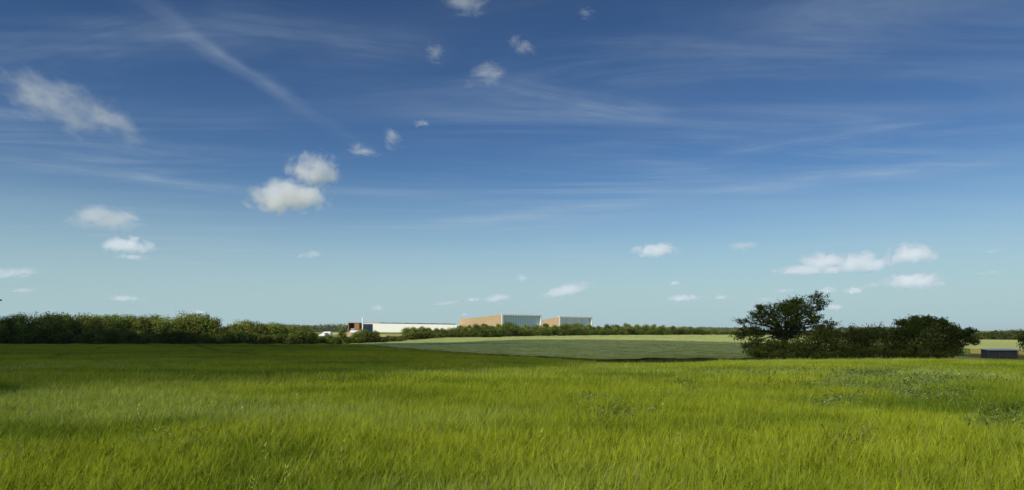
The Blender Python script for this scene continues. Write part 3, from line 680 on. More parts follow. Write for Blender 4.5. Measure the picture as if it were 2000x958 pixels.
BUSHES = [
    ('dark_bush', [(1500, 682, 28, 16), (1475, 690, 20, 12), (1525, 676, 24, 15), (1550, 682, 24, 18), (1518, 694, 40, 10)], 71.5, 'low dark bush at the foot of the leaning tree'),
    ('dark_bush', [(1590, 664, 26, 22), (1570, 684, 26, 18), (1612, 656, 20, 20), (1625, 680, 22, 20), (1600, 692, 40, 12)], 73, 'dark bush right beside the leaning tree trunk'),
    ('dark_bush', [(1655, 659, 22, 18), (1637, 660, 18, 18), (1674, 662, 22, 18), (1650, 686, 30, 16), (1680, 688, 24, 14)], 75, 'flat topped dark bush in the middle of the thicket'),
    ('dark_bush', [(1714, 655, 22, 16), (1694, 661, 20, 17), (1736, 657, 22, 18), (1710, 684, 30, 18), (1740, 688, 24, 14)], 75, 'dark bush adjoining the big round bush on its left'),
    ('round_bush', [(1815, 653, 46, 26), (1768, 643, 20, 16), (1790, 635, 20, 13), (1815, 632, 22, 13), (1840, 639, 18, 13), (1862, 652, 18, 12), (1880, 657, 15, 12), (1760, 665, 22, 20), (1790, 680, 34, 20), (1840, 678, 34, 20), (1868, 672, 18, 16), (1890, 668, 8, 6), (1800, 692, 60, 10),
                     (1764, 632, 6, 5), (1785, 628, 6, 5), (1812, 626, 6, 6), (1830, 630, 6, 5), (1846, 634, 5, 5), (1878, 643, 6, 5), (1889, 648, 5, 4), (1891, 664, 10, 8), (1885, 676, 10, 6), (1850, 690, 24, 8), (1755, 690, 26, 10)], 71, 'large round dark bush with spiky outline at the right'),
    ('edge_bush', [(2020, 674, 18, 20), (2012, 664, 10, 9), (2038, 662, 24, 18), (2008, 686, 9, 7)], 80, 'dark bush cut by the right edge of the photo'),
]
for i, (nm, items, d, lab) in enumerate(BUSHES):
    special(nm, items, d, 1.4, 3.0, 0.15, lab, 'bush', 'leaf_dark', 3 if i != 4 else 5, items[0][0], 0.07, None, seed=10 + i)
# the tree just outside the left of the frame; one twig reaches in, its crown shades the corner
r = np.random.default_rng(8)
xt, yt_ = -16.2, 14.2; zt = gz(xt, yt_)
root = empty('field_tree', (xt, yt_, zt)); tag(root, 'small dark tree just outside the left edge, one twig tip showing', 'tree')
Lb = [((0.9 * math.cos(a) * w, 1.0 * math.sin(a) * w, z), (1.05, 1.05, 0.85), 900) for a, w, z in [(0, 1.2, 3.2), (1.3, 1.3, 3.6), (2.6, 1.4, 3.2), (3.9, 1.3, 3.8), (5.2, 1.3, 3.3), (0.6, 0.6, 4.6), (3.0, 0.7, 4.8), (5.0, 0.4, 5.4)]]
mobj('crown', crown_mesh('crown', Lb, r, 0.13, M['leaf_dark']), root)
mb = MB(); fk = Vector((0, 0, 1.6)); mb.tube([(0, 0, -0.3), (0.05, 0, 0.8), fk], [0.19, 0.15, 0.12], 8)
for c, rad, n_ in Lb: mb.tube([fk - Vector((0, 0, 0.05)), fk.lerp(Vector(c), 0.5) + Vector((0, 0, 0.2)), c], [0.08, 0.05, 0.015], 6)
tw = Vector((-0.7478 * 15.2 - xt, 15.2 - yt_, zrow(586.5, 15.2) - zt)); mb.tube([fk, fk.lerp(tw, 0.5) + Vector((0, 0, 0.3)), fk.lerp(tw, 0.85) + Vector((0, 0, 0.1)), tw], [0.06, 0.045, 0.03, 0.02], 6)
mb.obj('trunk', M['bark'], root)

# distant woods on the skyline, each one mass
def wood(name, u0, u1, d, ybase, ytops, label, spread=60.0, size=2.4, step=9.0, seed=1, mat='leaf_far'):
    r = np.random.default_rng(seed); L = []; u = u0
    xs_ = [a for a, _ in ytops]; yv = [b for _, b in ytops]; k = d / F
    while u < u1:
        dd = d + r.random() * spread; x = (u - 1000) * dd / F; zb = zrow(ybase, d); zt_ = zrow(float(np.interp(u, xs_, yv)) + r.normal(0, 0.5), d)
        w = step * k * (0.7 + 0.6 * r.random()); h = zt_ - zb
        L.append(((x, dd, zb + h * 0.55), (w, w, h * 0.5), 420)); L.append(((x + w * 0.4, dd - 2, zb + h * 0.25), (w, w, h * 0.35), 260))
        u += step * (0.6 + 0.5 * r.random())
    o = mobj(name, crown_mesh(name, L, r, size, M[mat])); tag(o, label, 'woodland', kind='stuff'); return o
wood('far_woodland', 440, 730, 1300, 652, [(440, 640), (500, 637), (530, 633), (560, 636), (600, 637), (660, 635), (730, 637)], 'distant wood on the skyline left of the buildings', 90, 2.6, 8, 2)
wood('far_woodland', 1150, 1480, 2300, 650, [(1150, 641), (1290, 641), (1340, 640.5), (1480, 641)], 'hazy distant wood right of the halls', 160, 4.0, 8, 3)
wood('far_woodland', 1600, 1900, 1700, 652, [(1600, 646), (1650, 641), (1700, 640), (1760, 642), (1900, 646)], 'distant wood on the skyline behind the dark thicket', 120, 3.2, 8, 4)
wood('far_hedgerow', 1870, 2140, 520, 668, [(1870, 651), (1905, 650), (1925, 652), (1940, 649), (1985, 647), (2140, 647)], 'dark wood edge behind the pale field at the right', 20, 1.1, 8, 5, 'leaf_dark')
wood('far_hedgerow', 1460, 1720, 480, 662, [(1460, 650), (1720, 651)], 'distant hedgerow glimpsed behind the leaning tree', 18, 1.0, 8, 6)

# ------------------------------------------------------------------ buildings
m, T, out = new_mat('timber_cladding'); M['timber'] = m
pos = T.n('ShaderNodeTexCoord').outputs['Object']; sp = T.n('ShaderNodeSeparateXYZ', {0: pos})
brd = T.m('FLOOR', T.m('MULTIPLY', sp.outputs[1], 2.2))
wn = T.n('ShaderNodeTexWhiteNoise', {'W': brd}, noise_dimensions='1D').outputs['Value']
c1 = T.mix(wn, (0.42, 0.285, 0.145), (0.55, 0.39, 0.215)); c1 = T.mix(T.smooth(T.noise(pos, 0.12, 4, 0.6), 0.4, 0.7), c1, (0.51, 0.36, 0.195))
p = T.n('ShaderNodeBsdfPrincipled', {'Base Color': c1, 'Roughness': 0.75}); T.t.links.new(p.outputs[0], out.inputs[0])
M['white'] = plain('white_render', (0.86, 0.86, 0.84), 0.6, 0.03, 0.4)
M['cream'] = plain('cream_wall', (0.83, 0.81, 0.70), 0.7, 0.05, 0.15)
M['roof_dark'] = plain('dark_roof', (0.045, 0.052, 0.06), 0.45, 0.2, 0.5)
M['corten'] = plain('rust_brown_cladding', (0.33, 0.135, 0.05), 0.75, 0.25, 0.8, bump=0.2)
M['dark'] = plain('mullion_and_recess_shade', (0.03, 0.03, 0.035), 0.6, 0.1, 1)  # dark mullions; on the porch back it paints the shade inside
M['grey'] = plain('grey_panel', (0.32, 0.36, 0.40), 0.5, 0.1, 1)
M['fin'] = plain('pale_fin', (0.40, 0.46, 0.52), 0.4, 0.05, 1)
M['vanpaint'] = plain('white_van_paint', (0.82, 0.82, 0.80), 0.3, 0.02, 1, coat=0.5)
M['vanglass'] = plain('van_glass_painted_glare', (0.58, 0.63, 0.66), 0.15, 0.02, 1)  # glare on the panes painted in as a pale colour
M['rubber'] = plain('rubber', (0.02, 0.02, 0.02), 0.8, 0.1, 4)
M['lamp'] = plain('lamp_lens', (0.75, 0.76, 0.78), 0.15, 0.02, 4)
M['sheetmetal'] = plain('galvanised_sheet', (0.42, 0.44, 0.46), 0.4, 0.12, 0.8, metal=0.3)
M['shedwall'] = plain('tarred_boards', (0.030, 0.027, 0.024), 0.85, 0.3, 2.0, bump=0.3)
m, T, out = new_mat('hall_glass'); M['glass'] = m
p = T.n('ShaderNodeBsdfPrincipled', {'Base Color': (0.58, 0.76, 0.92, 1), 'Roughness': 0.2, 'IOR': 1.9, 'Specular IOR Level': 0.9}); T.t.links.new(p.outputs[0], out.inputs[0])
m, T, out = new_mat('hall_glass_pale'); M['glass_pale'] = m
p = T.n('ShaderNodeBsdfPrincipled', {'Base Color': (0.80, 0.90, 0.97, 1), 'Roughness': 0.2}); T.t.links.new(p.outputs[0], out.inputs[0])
m, T, out = new_mat('dark_glass'); M['darkglass'] = m
p = T.n('ShaderNodeBsdfPrincipled', {'Base Color': (0.018, 0.035, 0.06, 1), 'Roughness': 0.05, 'IOR': 1.6}); T.t.links.new(p.outputs[0], out.inputs[0])

def hall(name, pxA, dA, pxB, dB, yA, pxL, yL, nfin, label):
    """timber box: corner A nearest, glazed front A->B, timber side A->L with a roof line sweeping up to A"""
    ax, ay = at(pxA, dA); bx, by = at(pxB, dB); W_ = math.hypot(bx - ax, by - ay); ang = math.atan2(by - ay, bx - ax)
    e2 = (-math.sin(ang), math.cos(ang)); uL = (pxL - 1000) / F
    S = (uL * ay - ax) / (e2[0] - uL * e2[1]); dL = ay + e2[1] * S
    zb = gz(ax, ay) - 0.3; zb = min(zb, gz(bx, by) - 0.3); H = zrow(yA, dA) - zb; HL = zrow(yL, dL) - zb; S2 = S
    def top(t): return HL + (H - HL) * max(0.0, 1 - t / (S * 0.92)) ** 1.7
    root = empty(name, (ax, ay, zb), ang); tag(root, label, 'building', 'timber halls behind the tree row')
    n = 14; ts = [S2 * i / n for i in range(n + 1)]; rec = 2.3; fw = 0.95
    # side walls as strips with the swept top
    for nm, x0, x1 in (('timber_wall', -0.02, 0.42), ('timber_wall', W_ - 0.42, W_ + 0.02)):
        prof = MB()
        for a, b in zip(ts, ts[1:]):
            a2 = max(a, 0.30)
            prof.hexa([(x0, a2, 0), (x1, a2, 0), (x1, b, 0), (x0, b, 0), (x0, a2, top(a2)), (x1, a2, top(a2)), (x1, b, top(b)), (x0, b, top(b))])
        prof.obj(nm, M['timber'], root)
    # proud vertical battens on the visible side
    bm_ = MB().box(-0.10, 0, 0, -0.025, 0.09, 1.0).mesh('batten', M['timber'])
    for i in range(int(S / 1.6)):
        t = 0.9 + i * 1.6; b = mobj('batten', bm_, root, (0, t, 0)); b.scale = (1, 1, top(t) - 0.05)
    rf = MB()
    for a, b in zip(ts, ts[1:]):
        a2 = max(a, rec + 0.3)
        if b <= a2: continue
        rf.hexa([(0.43, a2, top(a2) - 0.5), (W_ - 0.43, a2, top(a2) - 0.5), (W_ - 0.43, b, top(b) - 0.5), (0.43, b, top(b) - 0.5), (0.43, a2, top(a2) - 0.15), (W_ - 0.43, a2, top(a2) - 0.15), (W_ - 0.43, b, top(b) - 0.15), (0.43, b, top(b) - 0.15)])
    rf.obj('roof', M['roof_dark'], root)
    MB().box(0.43, S2 - 0.5, 0, W_ - 0.43, S2 - 0.1, top(S2) - 0.51).obj('back_wall', M['timber'], root)
    # white frame round the recessed glass
    jl = MB().box(-0.05, -0.15, 0, fw, 0.28, H - 0.72); jl.box(0.44, 0.281, 0, fw, rec, H - 0.72); jl.obj('frame_jamb', M['white'], root)
    jl = MB().box(W_ - fw, -0.15, 0, W_ + 0.05, 0.28, H - 0.72); jl.box(W_ - fw, 0.281, 0, W_ - 0.44, rec, H - 0.72); jl.obj('frame_jamb', M['white'], root)
    jl = MB().box(-0.05, -0.15, H - 0.70, W_ + 0.05, 0.28, H + 0.04); jl.box(0.44, 0.281, H - 0.70, W_ - 0.44, rec, H + 0.04); jl.obj('frame_lintel', M['white'], root)
    w1 = (W_ - 2 * fw) / nfin; gh = H - 0.75
    gm = MB().box(0.06, 0, 0.3, w1 - 0.06, 0.08, gh).mesh('glass_pane', M['glass']); gm2 = MB().box(0.06, 0, 0.3, w1 - 0.06, 0.08, gh).mesh('glass_pane', M['glass_pale']); fm = MB().box(-0.09, -0.13, 0.3, 0.09, 0.12, gh).mesh('glazing_fin', M['fin'])
    for i in range(nfin):
        mobj('glass_pane', (gm, gm2, gm2)[(i * 7 // 3) % 3], root, (fw + i * w1, rec - 0.5, 0))
        if i: mobj('glazing_fin', fm, root, (fw + i * w1, rec - 0.5, 0))
    MB().box(fw, rec - 0.52, 0, W_ - fw, rec - 0.1, 0.28).obj('plinth', M['grey'], root)
    return root
hall('glazed_hall', 980, 430, 1058, 453, 614.0, 898, 622.2, 22, 'nearer timber hall with white framed glass front and long sweeping brown side')
hall('glazed_hall', 1092.5, 478, 1157, 503, 618.2, 1050, 625.5, 18, 'farther timber hall at the right, its white framed glass front smaller')

# long low white building with rust-brown end, dark glass and roof plant
def rowbox(root, name, mat, px0, px1, d, yt0, yt1, yb, thick, off=0.0, bevel=0.0):
    """wall slab facing the viewer between two columns, its top sloping from row yt0 to yt1"""
    x0, x1 = at(px0, d)[0], at(px1, d)[0]; zb = zrow(yb, d); L = root.location
    mb = MB().hexa([(x0 - L.x, d - off - L.y, zb - L.z), (x1 - L.x, d - off - L.y, zb - L.z), (x1 - L.x, d - off + thick - L.y, zb - L.z), (x0 - L.x, d - off + thick - L.y, zb - L.z),
                    (x0 - L.x, d - off - L.y, zrow(yt0, d) - L.z), (x1 - L.x, d - off - L.y, zrow(yt1, d) - L.z), (x1 - L.x, d - off + thick - L.y, zrow(yt1, d) - L.z), (x0 - L.x, d - off + thick - L.y, zrow(yt0, d) - L.z)])
    return mb.obj(name, mat, root, bevel)
DB = 452.0
xb, yb_ = at(730, DB); wb = empty('long_white_building', (xb, yb_, gz(xb, yb_))); tag(wb, 'long low cream white building with dark roof strip beside the halls', 'building')
for i in range(8):      # the wall is cast in eight long panels with narrow joints
    a = 728.2 + (897 - 728.2) * i / 8; b = 728.2 + (897 - 728.2) * (i + 1) / 8
    def yt(p): return 632.0 + (634.8 - 632.0) * (p - 728) / 169
    rowbox(wb, 'wall_panel', M['cream'], a + 0.03, b - 0.03, DB, yt(a), yt(b), 652.5, 0.5)
rowbox(wb, 'wall', M['cream'], 702.6, 897, DB, 633.5, 636, 653, 30, -0.55)
for i in range(6):
    a = 742 + 148 * i / 6; b = 742 + 148 * (i + 1) / 6 - 0.6
    rowbox(wb, 'roof_panel', M['roof_dark'], a, b, DB + 9, 630.3 + 2.2 * (a - 742) / 148, 630.3 + 2.2 * (b - 742) / 148 + 0.5, 640, 7)
rowbox(wb, 'roof_edge', M['corten'], 690, 743, DB + 6, 630.8, 630.8, 638, 3)
rowbox(wb, 'window_frame', M['white'], 701.6, 703.4, DB, 632.4, 632.4, 652, 0.6, 0.12); rowbox(wb, 'window_frame', M['white'], 703.45, 728.1, DB, 632.2, 632.0, 633.2, 0.6, 0.10)
for i in range(4):
    a = 703.5 + 24.6 * i / 4; f = rowbox(wb, 'window', M['darkglass'], a + 0.1, a + 6.05, DB, 633.3, 633.3, 652, 0.2, -0.1)
for i in range(1, 4): rowbox(wb, 'mullion', M['dark'], 703.5 + 24.6 * i / 4 - 0.1, 703.5 + 24.6 * i / 4 + 0.09, DB, 633.3, 633.3, 652, 0.2, 0.08)
xb, yb_ = at(690, 446); rb = empty('rust_brown_pavilion', (xb, yb_, gz(xb, yb_))); tag(rb, 'rust brown pavilion with open dark porch at the left end of the white building', 'building')
rowbox(rb, 'side_wall', M['corten'], 679.6, 681.2, 446, 631.4, 631.4, 649, 10); rowbox(rb, 'front_wall', M['corten'], 692.2, 701.5, 446, 631.6, 631.6, 649, 10)
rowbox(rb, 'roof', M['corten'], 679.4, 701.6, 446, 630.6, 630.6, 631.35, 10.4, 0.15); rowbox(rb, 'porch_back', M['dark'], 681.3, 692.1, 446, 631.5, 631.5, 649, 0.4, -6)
rowbox(rb, 'door', M['grey'], 688.4, 691.8, 446, 632.6, 632.6, 645, 0.2, -4); rowbox(rb, 'porch_screen', M['grey'], 683.6, 692.0, 446, 641.8, 641.8, 648, 0.2, -1.5)
rowbox(rb, 'terrace_wall', M['white'], 683, 705, 442, 646.2, 645.2, 649.5, 0.4)
# mast
xm, ym = at(708.2, 330); zm = gz(xm, ym); mo = empty('white_mast', (xm, ym, zm)); tag(mo, 'tall slim white mast standing before the dark glass', 'mast')
hm = zrow(620.0, 330) - zm
MB().tube([(0, 0, -0.3), (0, 0, hm * 0.6), (0, 0, hm)], [0.30, 0.29, 0.27], 14).obj('pole', M['white'], mo, smooth=False)
MB().tube([(0, 0, hm + 0.003), (0, 0, hm + 0.5)], [0.14, 0.12], 10).obj('cap', M['grey'], mo); MB().tube([(0, 0, -0.3), (0, 0, 0.35)], [0.5, 0.5], 12).obj('foot', M['grey'], mo)

# white van, nose to the left
dv = 296.0; xv, yv = at(636.5, dv); zv = gz(xv, yv); van = empty('white_van', (xv, yv, zv), math.radians(-12)); tag(van, 'white van with a long sloping nose parked behind the hedge', 'van')
prof = [(-2.75, 0.42), (-2.75, 0.95), (-2.55, 1.12), (-1.75, 1.36), (-0.55, 2.28), (-0.2, 2.38), (2.3, 2.36), (2.55, 2.2), (2.75, 0.95), (2.75, 0.42)]
MB().prism(prof, -0.95, 0.95).obj('body', M['vanpaint'], van, 0.06, True)
MB().hexa([(-1.70, -0.8, 1.41), (-1.70, 0.8, 1.41), (-1.66, 0.8, 1.38), (-1.66, -0.8, 1.38), (-0.66, -0.75, 2.22), (-0.66, 0.75, 2.22), (-0.60, 0.75, 2.19), (-0.60, -0.75, 2.19)]).obj('windscreen', M['vanglass'], van)
MB().box(-2.80, -0.75, 0.55, -2.70, 0.75, 0.82).obj('grille', M['rubber'], van, 0.02); MB().box(-2.85, -0.93, 0.30, -2.45, 0.93, 0.50).obj('bumper', M['rubber'], van, 0.04)
for s in (-1, 1):
    MB().box(-2.73, s * 0.72 - 0.16, 0.86, -2.52, s * 0.72 + 0.16, 1.06).obj('headlight', M['lamp'], van, 0.03)
    MB().prism([(-1.2, 1.42), (-0.42, 2.05), (0.25, 2.05), (0.25, 1.42)], s * 0.955 - 0.004, s * 0.955 + 0.004).obj('side_window', M['vanglass'], van)
    for xw in (-1.75, 1.75):
        wh = empty('wheel', (xw, s * 0.86, 0.36)); wh.parent = van
        MB().tube([(0, -0.12, 0), (0, 0.12, 0)], [0.36, 0.36], 18).obj('tyre', M['rubber'], wh); MB().tube([(0, -0.13, 0), (0, 0.13, 0)], [0.2, 0.2], 12).obj('rim', M['sheetmetal'], wh)

# low open-fronted shed at the right
ds = 200.0; xs0, ys0 = at(1929.5, ds); xs1 = at(1988, ds)[0]; Ls = xs1 - xs0; zs = zrow(697.5, ds); hs_ = zrow(684.6, ds) - zs
shed = empty('low_shed', (xs0, ys0, zs)); tag(shed, 'low dark field shed with pale metal roof near the right edge', 'shed')
MB().hexa([(-0.25, -0.35, hs_ - 0.02), (Ls + 0.25, -0.35, hs_ - 0.02), (Ls + 0.25, 3.2, hs_ + 0.26), (-0.25, 3.2, hs_ + 0.26), (-0.25, -0.35, hs_ + 0.10), (Ls + 0.25, -0.35, hs_ + 0.10), (Ls + 0.25, 3.2, hs_ + 0.42), (-0.25, 3.2, hs_ + 0.42)]).obj('roof', M['sheetmetal'], shed)
npn = 12; wp = Ls / npn; pm = MB().box(0.015, 0, -0.4, wp - 0.015, 0.05, hs_ - 0.04).mesh('board', M['shedwall'])
for i in range(npn): mobj('board', pm, shed, (i * wp, 0.02 * (i % 2), 0))
MB().box(0, 2.9, -0.4, Ls, 3.0, hs_ + 0.2).obj('back_wall', M['shedwall'], shed); MB().box(0, 0.1, -0.4, 0.06, 2.88, hs_ - 0.05).obj('side_wall', M['shedwall'], shed); MB().box(Ls - 0.06, 0.1, -0.4, Ls, 2.88, hs_ - 0.05).obj('side_wall', M['shedwall'], shed)
pst = MB().box(-0.05, -0.16, -0.4, 0.05, -0.02, hs_ - 0.04).mesh('post', M['bark'])
for t in (0.0, 0.385, 0.655, 1.0): mobj('post', pst, shed, (Ls * t + (0.2 if t == 1 else 0), 0, 0))

# ------------------------------------------------------------------ clouds
def cloud_mat(name, half, dens, seed, wispy, flat):
    m, T, out = new_mat(name)
    oc = T.n('ShaderNodeTexCoord').outputs['Object']
    un = T.vm('DIVIDE', oc, half); s = T.n('ShaderNodeSeparateXYZ', {0: un})
    zz = T.m('MULTIPLY', s.outputs[2], T.m('ADD', 1.0, T.m('MULTIPLY', T.m('LESS_THAN', s.outputs[2], 0.0), flat)))
    rr = T.vm('LENGTH', T.n('ShaderNodeCombineXYZ', {0: s.outputs[0], 1: s.outputs[1], 2: zz}).outputs[0])
    ref = min(half[0], half[2] * 2.2)
    q = T.vm('ADD', T.vm('DIVIDE', oc, (ref * (1.6 if wispy else 1.0), ref, ref)), (seed * 3.17 + 40, seed * 1.71 + 9, seed * 2.33))
    if wispy == 2: q = T.vm('MULTIPLY', q, (1.5, 1.0, 1.4))
    nz = T.noise(q, 2.6 if not wispy else 1.9, 6, 0.62 if wispy else 0.58, 0.9 if wispy == 1 else 0.25)
    v = T.m('ADD', T.m('SUBTRACT', 0.80 if not wispy else 0.66, rr), T.m('MULTIPLY', T.m('SUBTRACT', nz, 0.5), 2.5 if not wispy else 3.2))
    d = T.smooth(v, 0.0, 0.9 if not wispy else 1.0)
    d = T.m('MULTIPLY', d, T.smooth(rr, 1.0, 0.86))
    pv = T.n('ShaderNodeVolumePrincipled', {'Color': (0.995, 0.995, 0.995, 1), 'Density': T.m('MULTIPLY', d, dens), 'Anisotropy': 0.25})
    T.t.links.new(pv.outputs[0], out.inputs['Volume']); m.cycles.volume_step_rate = 0.6
    return m
def ico(half, flat):
    bm = bmesh.new(); bmesh.ops.create_icosphere(bm, subdivisions=3, radius=1.0)
    for v in bm.verts: v.co = Vector((v.co.x * half[0] * 1.01, v.co.y * half[1] * 1.01, v.co.z * half[2] * 1.01 / (1.0 + (flat if v.co.z < 0 else 0))))
    me = bpy.data.meshes.new('cumulus_cloud'); bm.to_mesh(me); bm.free(); return me
HB = 900.0
# px, row, half width, half height, roll deg, wispy, depth strength, label
CLOUDS = [
    (566, 378, 90, 34, 0, 0, 1.0, 'largest bright cumulus left of centre, flat bottomed, below a smaller puff'), (615, 324, 56, 36, 0, 0, 0.8, 'ragged white puff directly above the large flat bottomed cumulus'),
    (712, 295, 42, 20, -8, 1, 1.0, 'small ragged white cloud right of the ragged puff'), (768, 272, 36, 26, -20, 1, 0.8, 'torn wisp of cloud pointing down right of centre left'),
    (208, 430, 100, 30, 3, 1, 1.1, 'long soft grey white cloud low at the left, above the small domed one'), (250, 476, 50, 18, 0, 0, 0.8, 'small domed cumulus low at the left'),
    (257, 502, 38, 8, 0, 1, 0.7, 'thin flat cloud under the small domed cumulus'), (128, 208, 190, 54, -18, 2, 0.62, 'long slanting pale cloud at the upper left edge'),
    (910, 8, 60, 34, 0, 1, 0.9, 'white cloud cut by the top edge of the photo'), (850, 106, 26, 30, 0, 1, 0.6, 'faint small wisp below the cloud at the top edge'),
    (948, 146, 56, 30, 12, 1, 0.8, 'wispy white cloud high at the centre'), (1018, 90, 38, 20, -25, 1, 0.6, 'short slanting wisp right of the cloud at the top edge'),
    (1145, 28, 24, 14, 0, 1, 0.4, 'very faint tiny wisp near the top, right of centre'), (825, 242, 24, 10, 6, 1, 0.6, 'tiny faint wisp between the ragged cloud and the high wispy one'),
    (1280, 486, 50, 15, 0, 0, 0.8, 'flat bottomed cumulus right of centre, highest of the low small ones'), (1445, 480, 38, 15, 5, 1, 0.8, 'soft faint cloud between the flat bottomed cumulus and the right cluster'),
    (1685, 507, 58, 22, 0, 0, 0.9, 'bright cumulus in the middle of the right cluster'), (1608, 506, 48, 20, 0, 0, 0.8, 'left dome of the right cumulus cluster'), (1590, 525, 80, 9, 0, 0, 0.6, 'thin flat cloud base under the right cumulus cluster'),
    (1778, 492, 52, 21, 0, 0, 0.9, 'rounded cumulus at the right end of the right cluster'), (1787, 546, 62, 17, 0, 0, 0.8, 'grey white cumulus below the right cluster'),
    (1705, 556, 36, 9, 6, 1, 0.8, 'soft small cloud left of the lower right cumulus'), (1668, 566, 24, 8, 0, 0, 0.6, 'tiny cloud at the left tail of the lower right cumulus'),
    (1530, 569, 34, 7, 0, 1, 0.7, 'thin faint cloud just above the leaning tree'), (1616, 565, 22, 8, 0, 0, 0.5, 'tiny white cloud right of the leaning tree top'), (1630, 598, 22, 7, 0, 0, 0.5, 'tiny white cloud right of the leaning tree crown'),
    (1336, 580, 38, 8, 0, 0, 0.6, 'long tiny white cloud low over the wheat field'), (1408, 579, 18, 6, 0, 0, 0.5, 'tiny white cloud left of the leaning tree'), (1319, 552, 14, 5, 0, 0, 0.5, 'tiny puff above the low cloud over the wheat field'),
    (1107, 562, 52, 14, 10, 0, 0.7, 'small bright cumulus above the halls'), (1020, 541, 15, 8, 0, 0, 0.5, 'tiny bright puff above the nearer hall'), (873, 592, 34, 6, 6, 1, 0.8, 'faint thin cloud over the white building'),
    (972, 580, 32, 8, 8, 0, 0.5, 'small thin cloud left above the nearer hall'), (738, 600, 14, 7, 0, 0, 0.5, 'tiny puff above the dark glass of the white building'), (605, 498, 32, 11, 0, 1, 0.6, 'faint soft puff below the largest cumulus'),
    (245, 583, 44, 8, 0, 1, 0.9, 'low flat pale cloud over the tall hedge belt'), (25, 533, 60, 15, 4, 1, 0.9, 'greyish cloud bank at the left edge'), (40, 567, 34, 7, 0, 1, 0.7, 'thin greyish cloud under the bank at the left edge'),
    (1495, 585, 30, 6, 0, 1, 0.7, 'faint thin cloud left of the leaning tree top'), (1937, 532, 34, 8, 0, 1, 0.5, 'faint small cloud near the right edge'), (1942, 490, 24, 8, 0, 1, 0.4, 'very faint cloud near the right edge, upper one'),
    (925, 584, 18, 5, 0, 0, 0.4, 'tiny thin puff between the two low clouds left of the halls'), (385, 609, 18, 4, 0, 0, 0.4, 'tiny cloud just above the domed hedge clump'), (908, 614, 10, 4, 0, 0, 0.4, 'tiniest puff above the brown side of the nearer hall'),
]
for i, (px, py, hw, hh, roll, wispy, st, lab) in enumerate(CLOUDS):
    hw, hh = (hw * 1.12, hh * 1.15) if not wispy else (hw, hh)
    d = min(HB * F / (HY - py), 26000.0); k = d / F; flat = 0.0 if wispy else 0.5
    x, y = at(px, d); z = zrow(py + (0 if wispy else hh * 0.35), d)
    half = (hw * k, max(hw, hh) * 0.8 * k, hh * k * (1.0 if wispy else 1.25))
    o = mobj('cumulus_cloud', ico(half, flat), None, (x, y, z))
    az = -math.atan2(x, y); o.rotation_euler = (0, math.radians(-roll), az)
    o.rotation_mode = 'XYZ'
    o.data.materials.append(cloud_mat('cloud_vapour', half, (2.9 if not wispy else 1.2) * (1.5 if px > 1560 and not wispy else 1.0) * st / (hh * k), i + 1, wispy, flat))
    tag(o, lab, 'cloud', 'clouds in the sky')

# the broad cloud over the viewer's shoulder whose shadow lies on the middle fields
HC = 520.0
def gpt(px, d): x, y = at(px, d); return Vector((x, y, gz(x, y)))
NEAR = [(-700, 17.5), (0, 18.5), (300, 19.5), (550, 21.5), (800, 26.5), (1000, 33), (1120, 42), (1230, 58), (1450, 64), (1700, 64), (1880, 60), (2000, 52), (2500, 48)]
FAR = [(2500, 218), (2000, 222), (1800, 226), (1600, 232), (1430, 232), (1200, 256), (1000, 258), (880, 232), (800, 200), (720, 220), (640, 239), (560, 232), (430, 217), (330, 212), (0, 201), (-700, 196)]
sh = TO_SUN * (HC / TO_SUN.z)
poly = [gpt(a, b) + sh for a, b in NEAR] + [gpt(a, b) + sh for a, b in FAR]
m, T, out = new_mat('overhead_cloud_vapour')
df = T.n('ShaderNodeBsdfDiffuse', {'Color': (0.9, 0.9, 0.9, 1)}); tl = T.n('ShaderNodeBsdfTranslucent', {'Color': (0.9, 0.9, 0.9, 1)}); tp = T.n('ShaderNodeBsdfTransparent')
pos = T.n('ShaderNodeNewGeometry').outputs['Position']
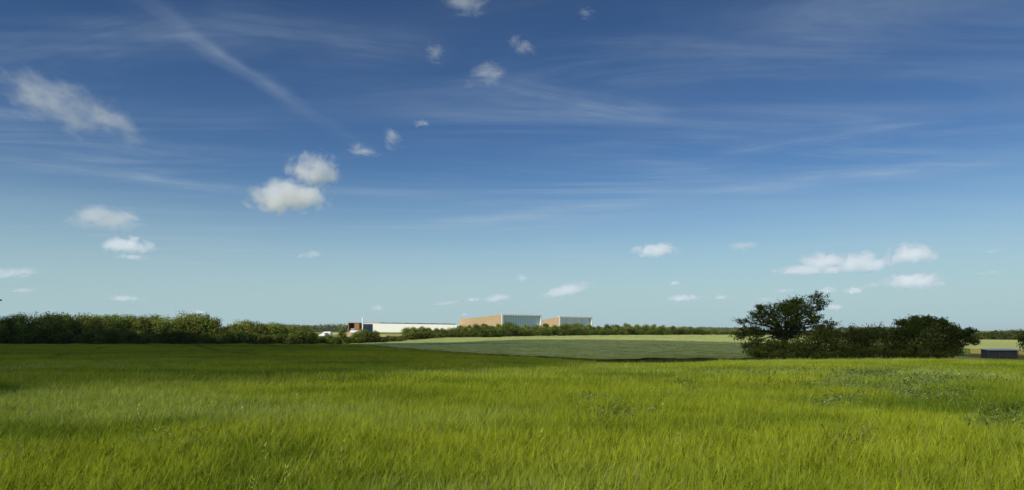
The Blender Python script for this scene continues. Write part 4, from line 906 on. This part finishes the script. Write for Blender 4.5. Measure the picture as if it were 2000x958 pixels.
m1 = T.n('ShaderNodeMixShader', {0: 0.5, 1: df.outputs[0], 2: tl.outputs[0]}); fac = T.m('ADD', T.smooth(T.noise(pos, 0.02, 4, 0.6), 0.3, 0.7, -0.06, 0.06), T.smooth(T.n('ShaderNodeSeparateXYZ', {0: pos}).outputs[0], sh.x - 85, sh.x + 15, 0.24, 0.56))
m2 = T.n('ShaderNodeMixShader', {0: fac, 1: m1.outputs[0], 2: tp.outputs[0]}); T.t.links.new(m2.outputs[0], out.inputs[0])
cx = sum((p for p in poly), Vector()) / len(poly)
# dense outline, slightly ragged
dense = []
for a, b in zip(poly, poly[1:] + poly[:1]):
    nseg = max(1, int((b - a).length / 4))
    for j in range(nseg):
        p = a.lerp(b, j / nseg); w = (vnoise(np.array([p.x]), np.array([p.y]), 0.15, 4)[0] - 0.5) * 2.4; q = (p - cx); q.z = 0; q.normalize()
        dense.append(p + q * w)
bm = bmesh.new()
def ring(scale, zz): return [bm.verts.new((cx.x + (p.x - cx.x) * scale, cx.y + (p.y - cx.y) * scale, HC + EYE - 4 + zz)) for p in dense]
rings = [ring(1.0, 0), ring(0.985, 9), ring(0.94, 22), ring(0.8, 34), ring(0.5, 44)]
for r0, r1 in zip(rings, rings[1:]):
    for j in range(len(dense)): bm.faces.new((r0[j], r0[(j + 1) % len(dense)], r1[(j + 1) % len(dense)], r1[j]))
bm.faces.new(list(reversed(rings[0]))); bm.faces.new(rings[-1]); bmesh.ops.triangulate(bm, faces=[f for f in bm.faces if len(f.verts) > 4])
bmesh.ops.recalc_face_normals(bm, faces=bm.faces); me = bpy.data.meshes.new('overhead_cloud'); bm.to_mesh(me); bm.free(); me.materials.append(m)
tag(mobj('overhead_cloud', me), 'broad thin cloud overhead, out of view, shading the middle fields', 'cloud')

# ------------------------------------------------------------------ the air between here and the far woods
m, T, out = new_mat('summer_haze')
pv = T.n('ShaderNodeVolumePrincipled', {'Color': (0.86, 0.93, 1.0, 1), 'Density': 0.00005, 'Anisotropy': 0.2})
T.t.links.new(pv.outputs[0], out.inputs['Volume'])
hz = MB().box(-5960, -5960, -14, 5960, 5960, 34).obj('haze', m); tag(hz, 'thin summer haze over the fields', 'haze', kind='stuff')
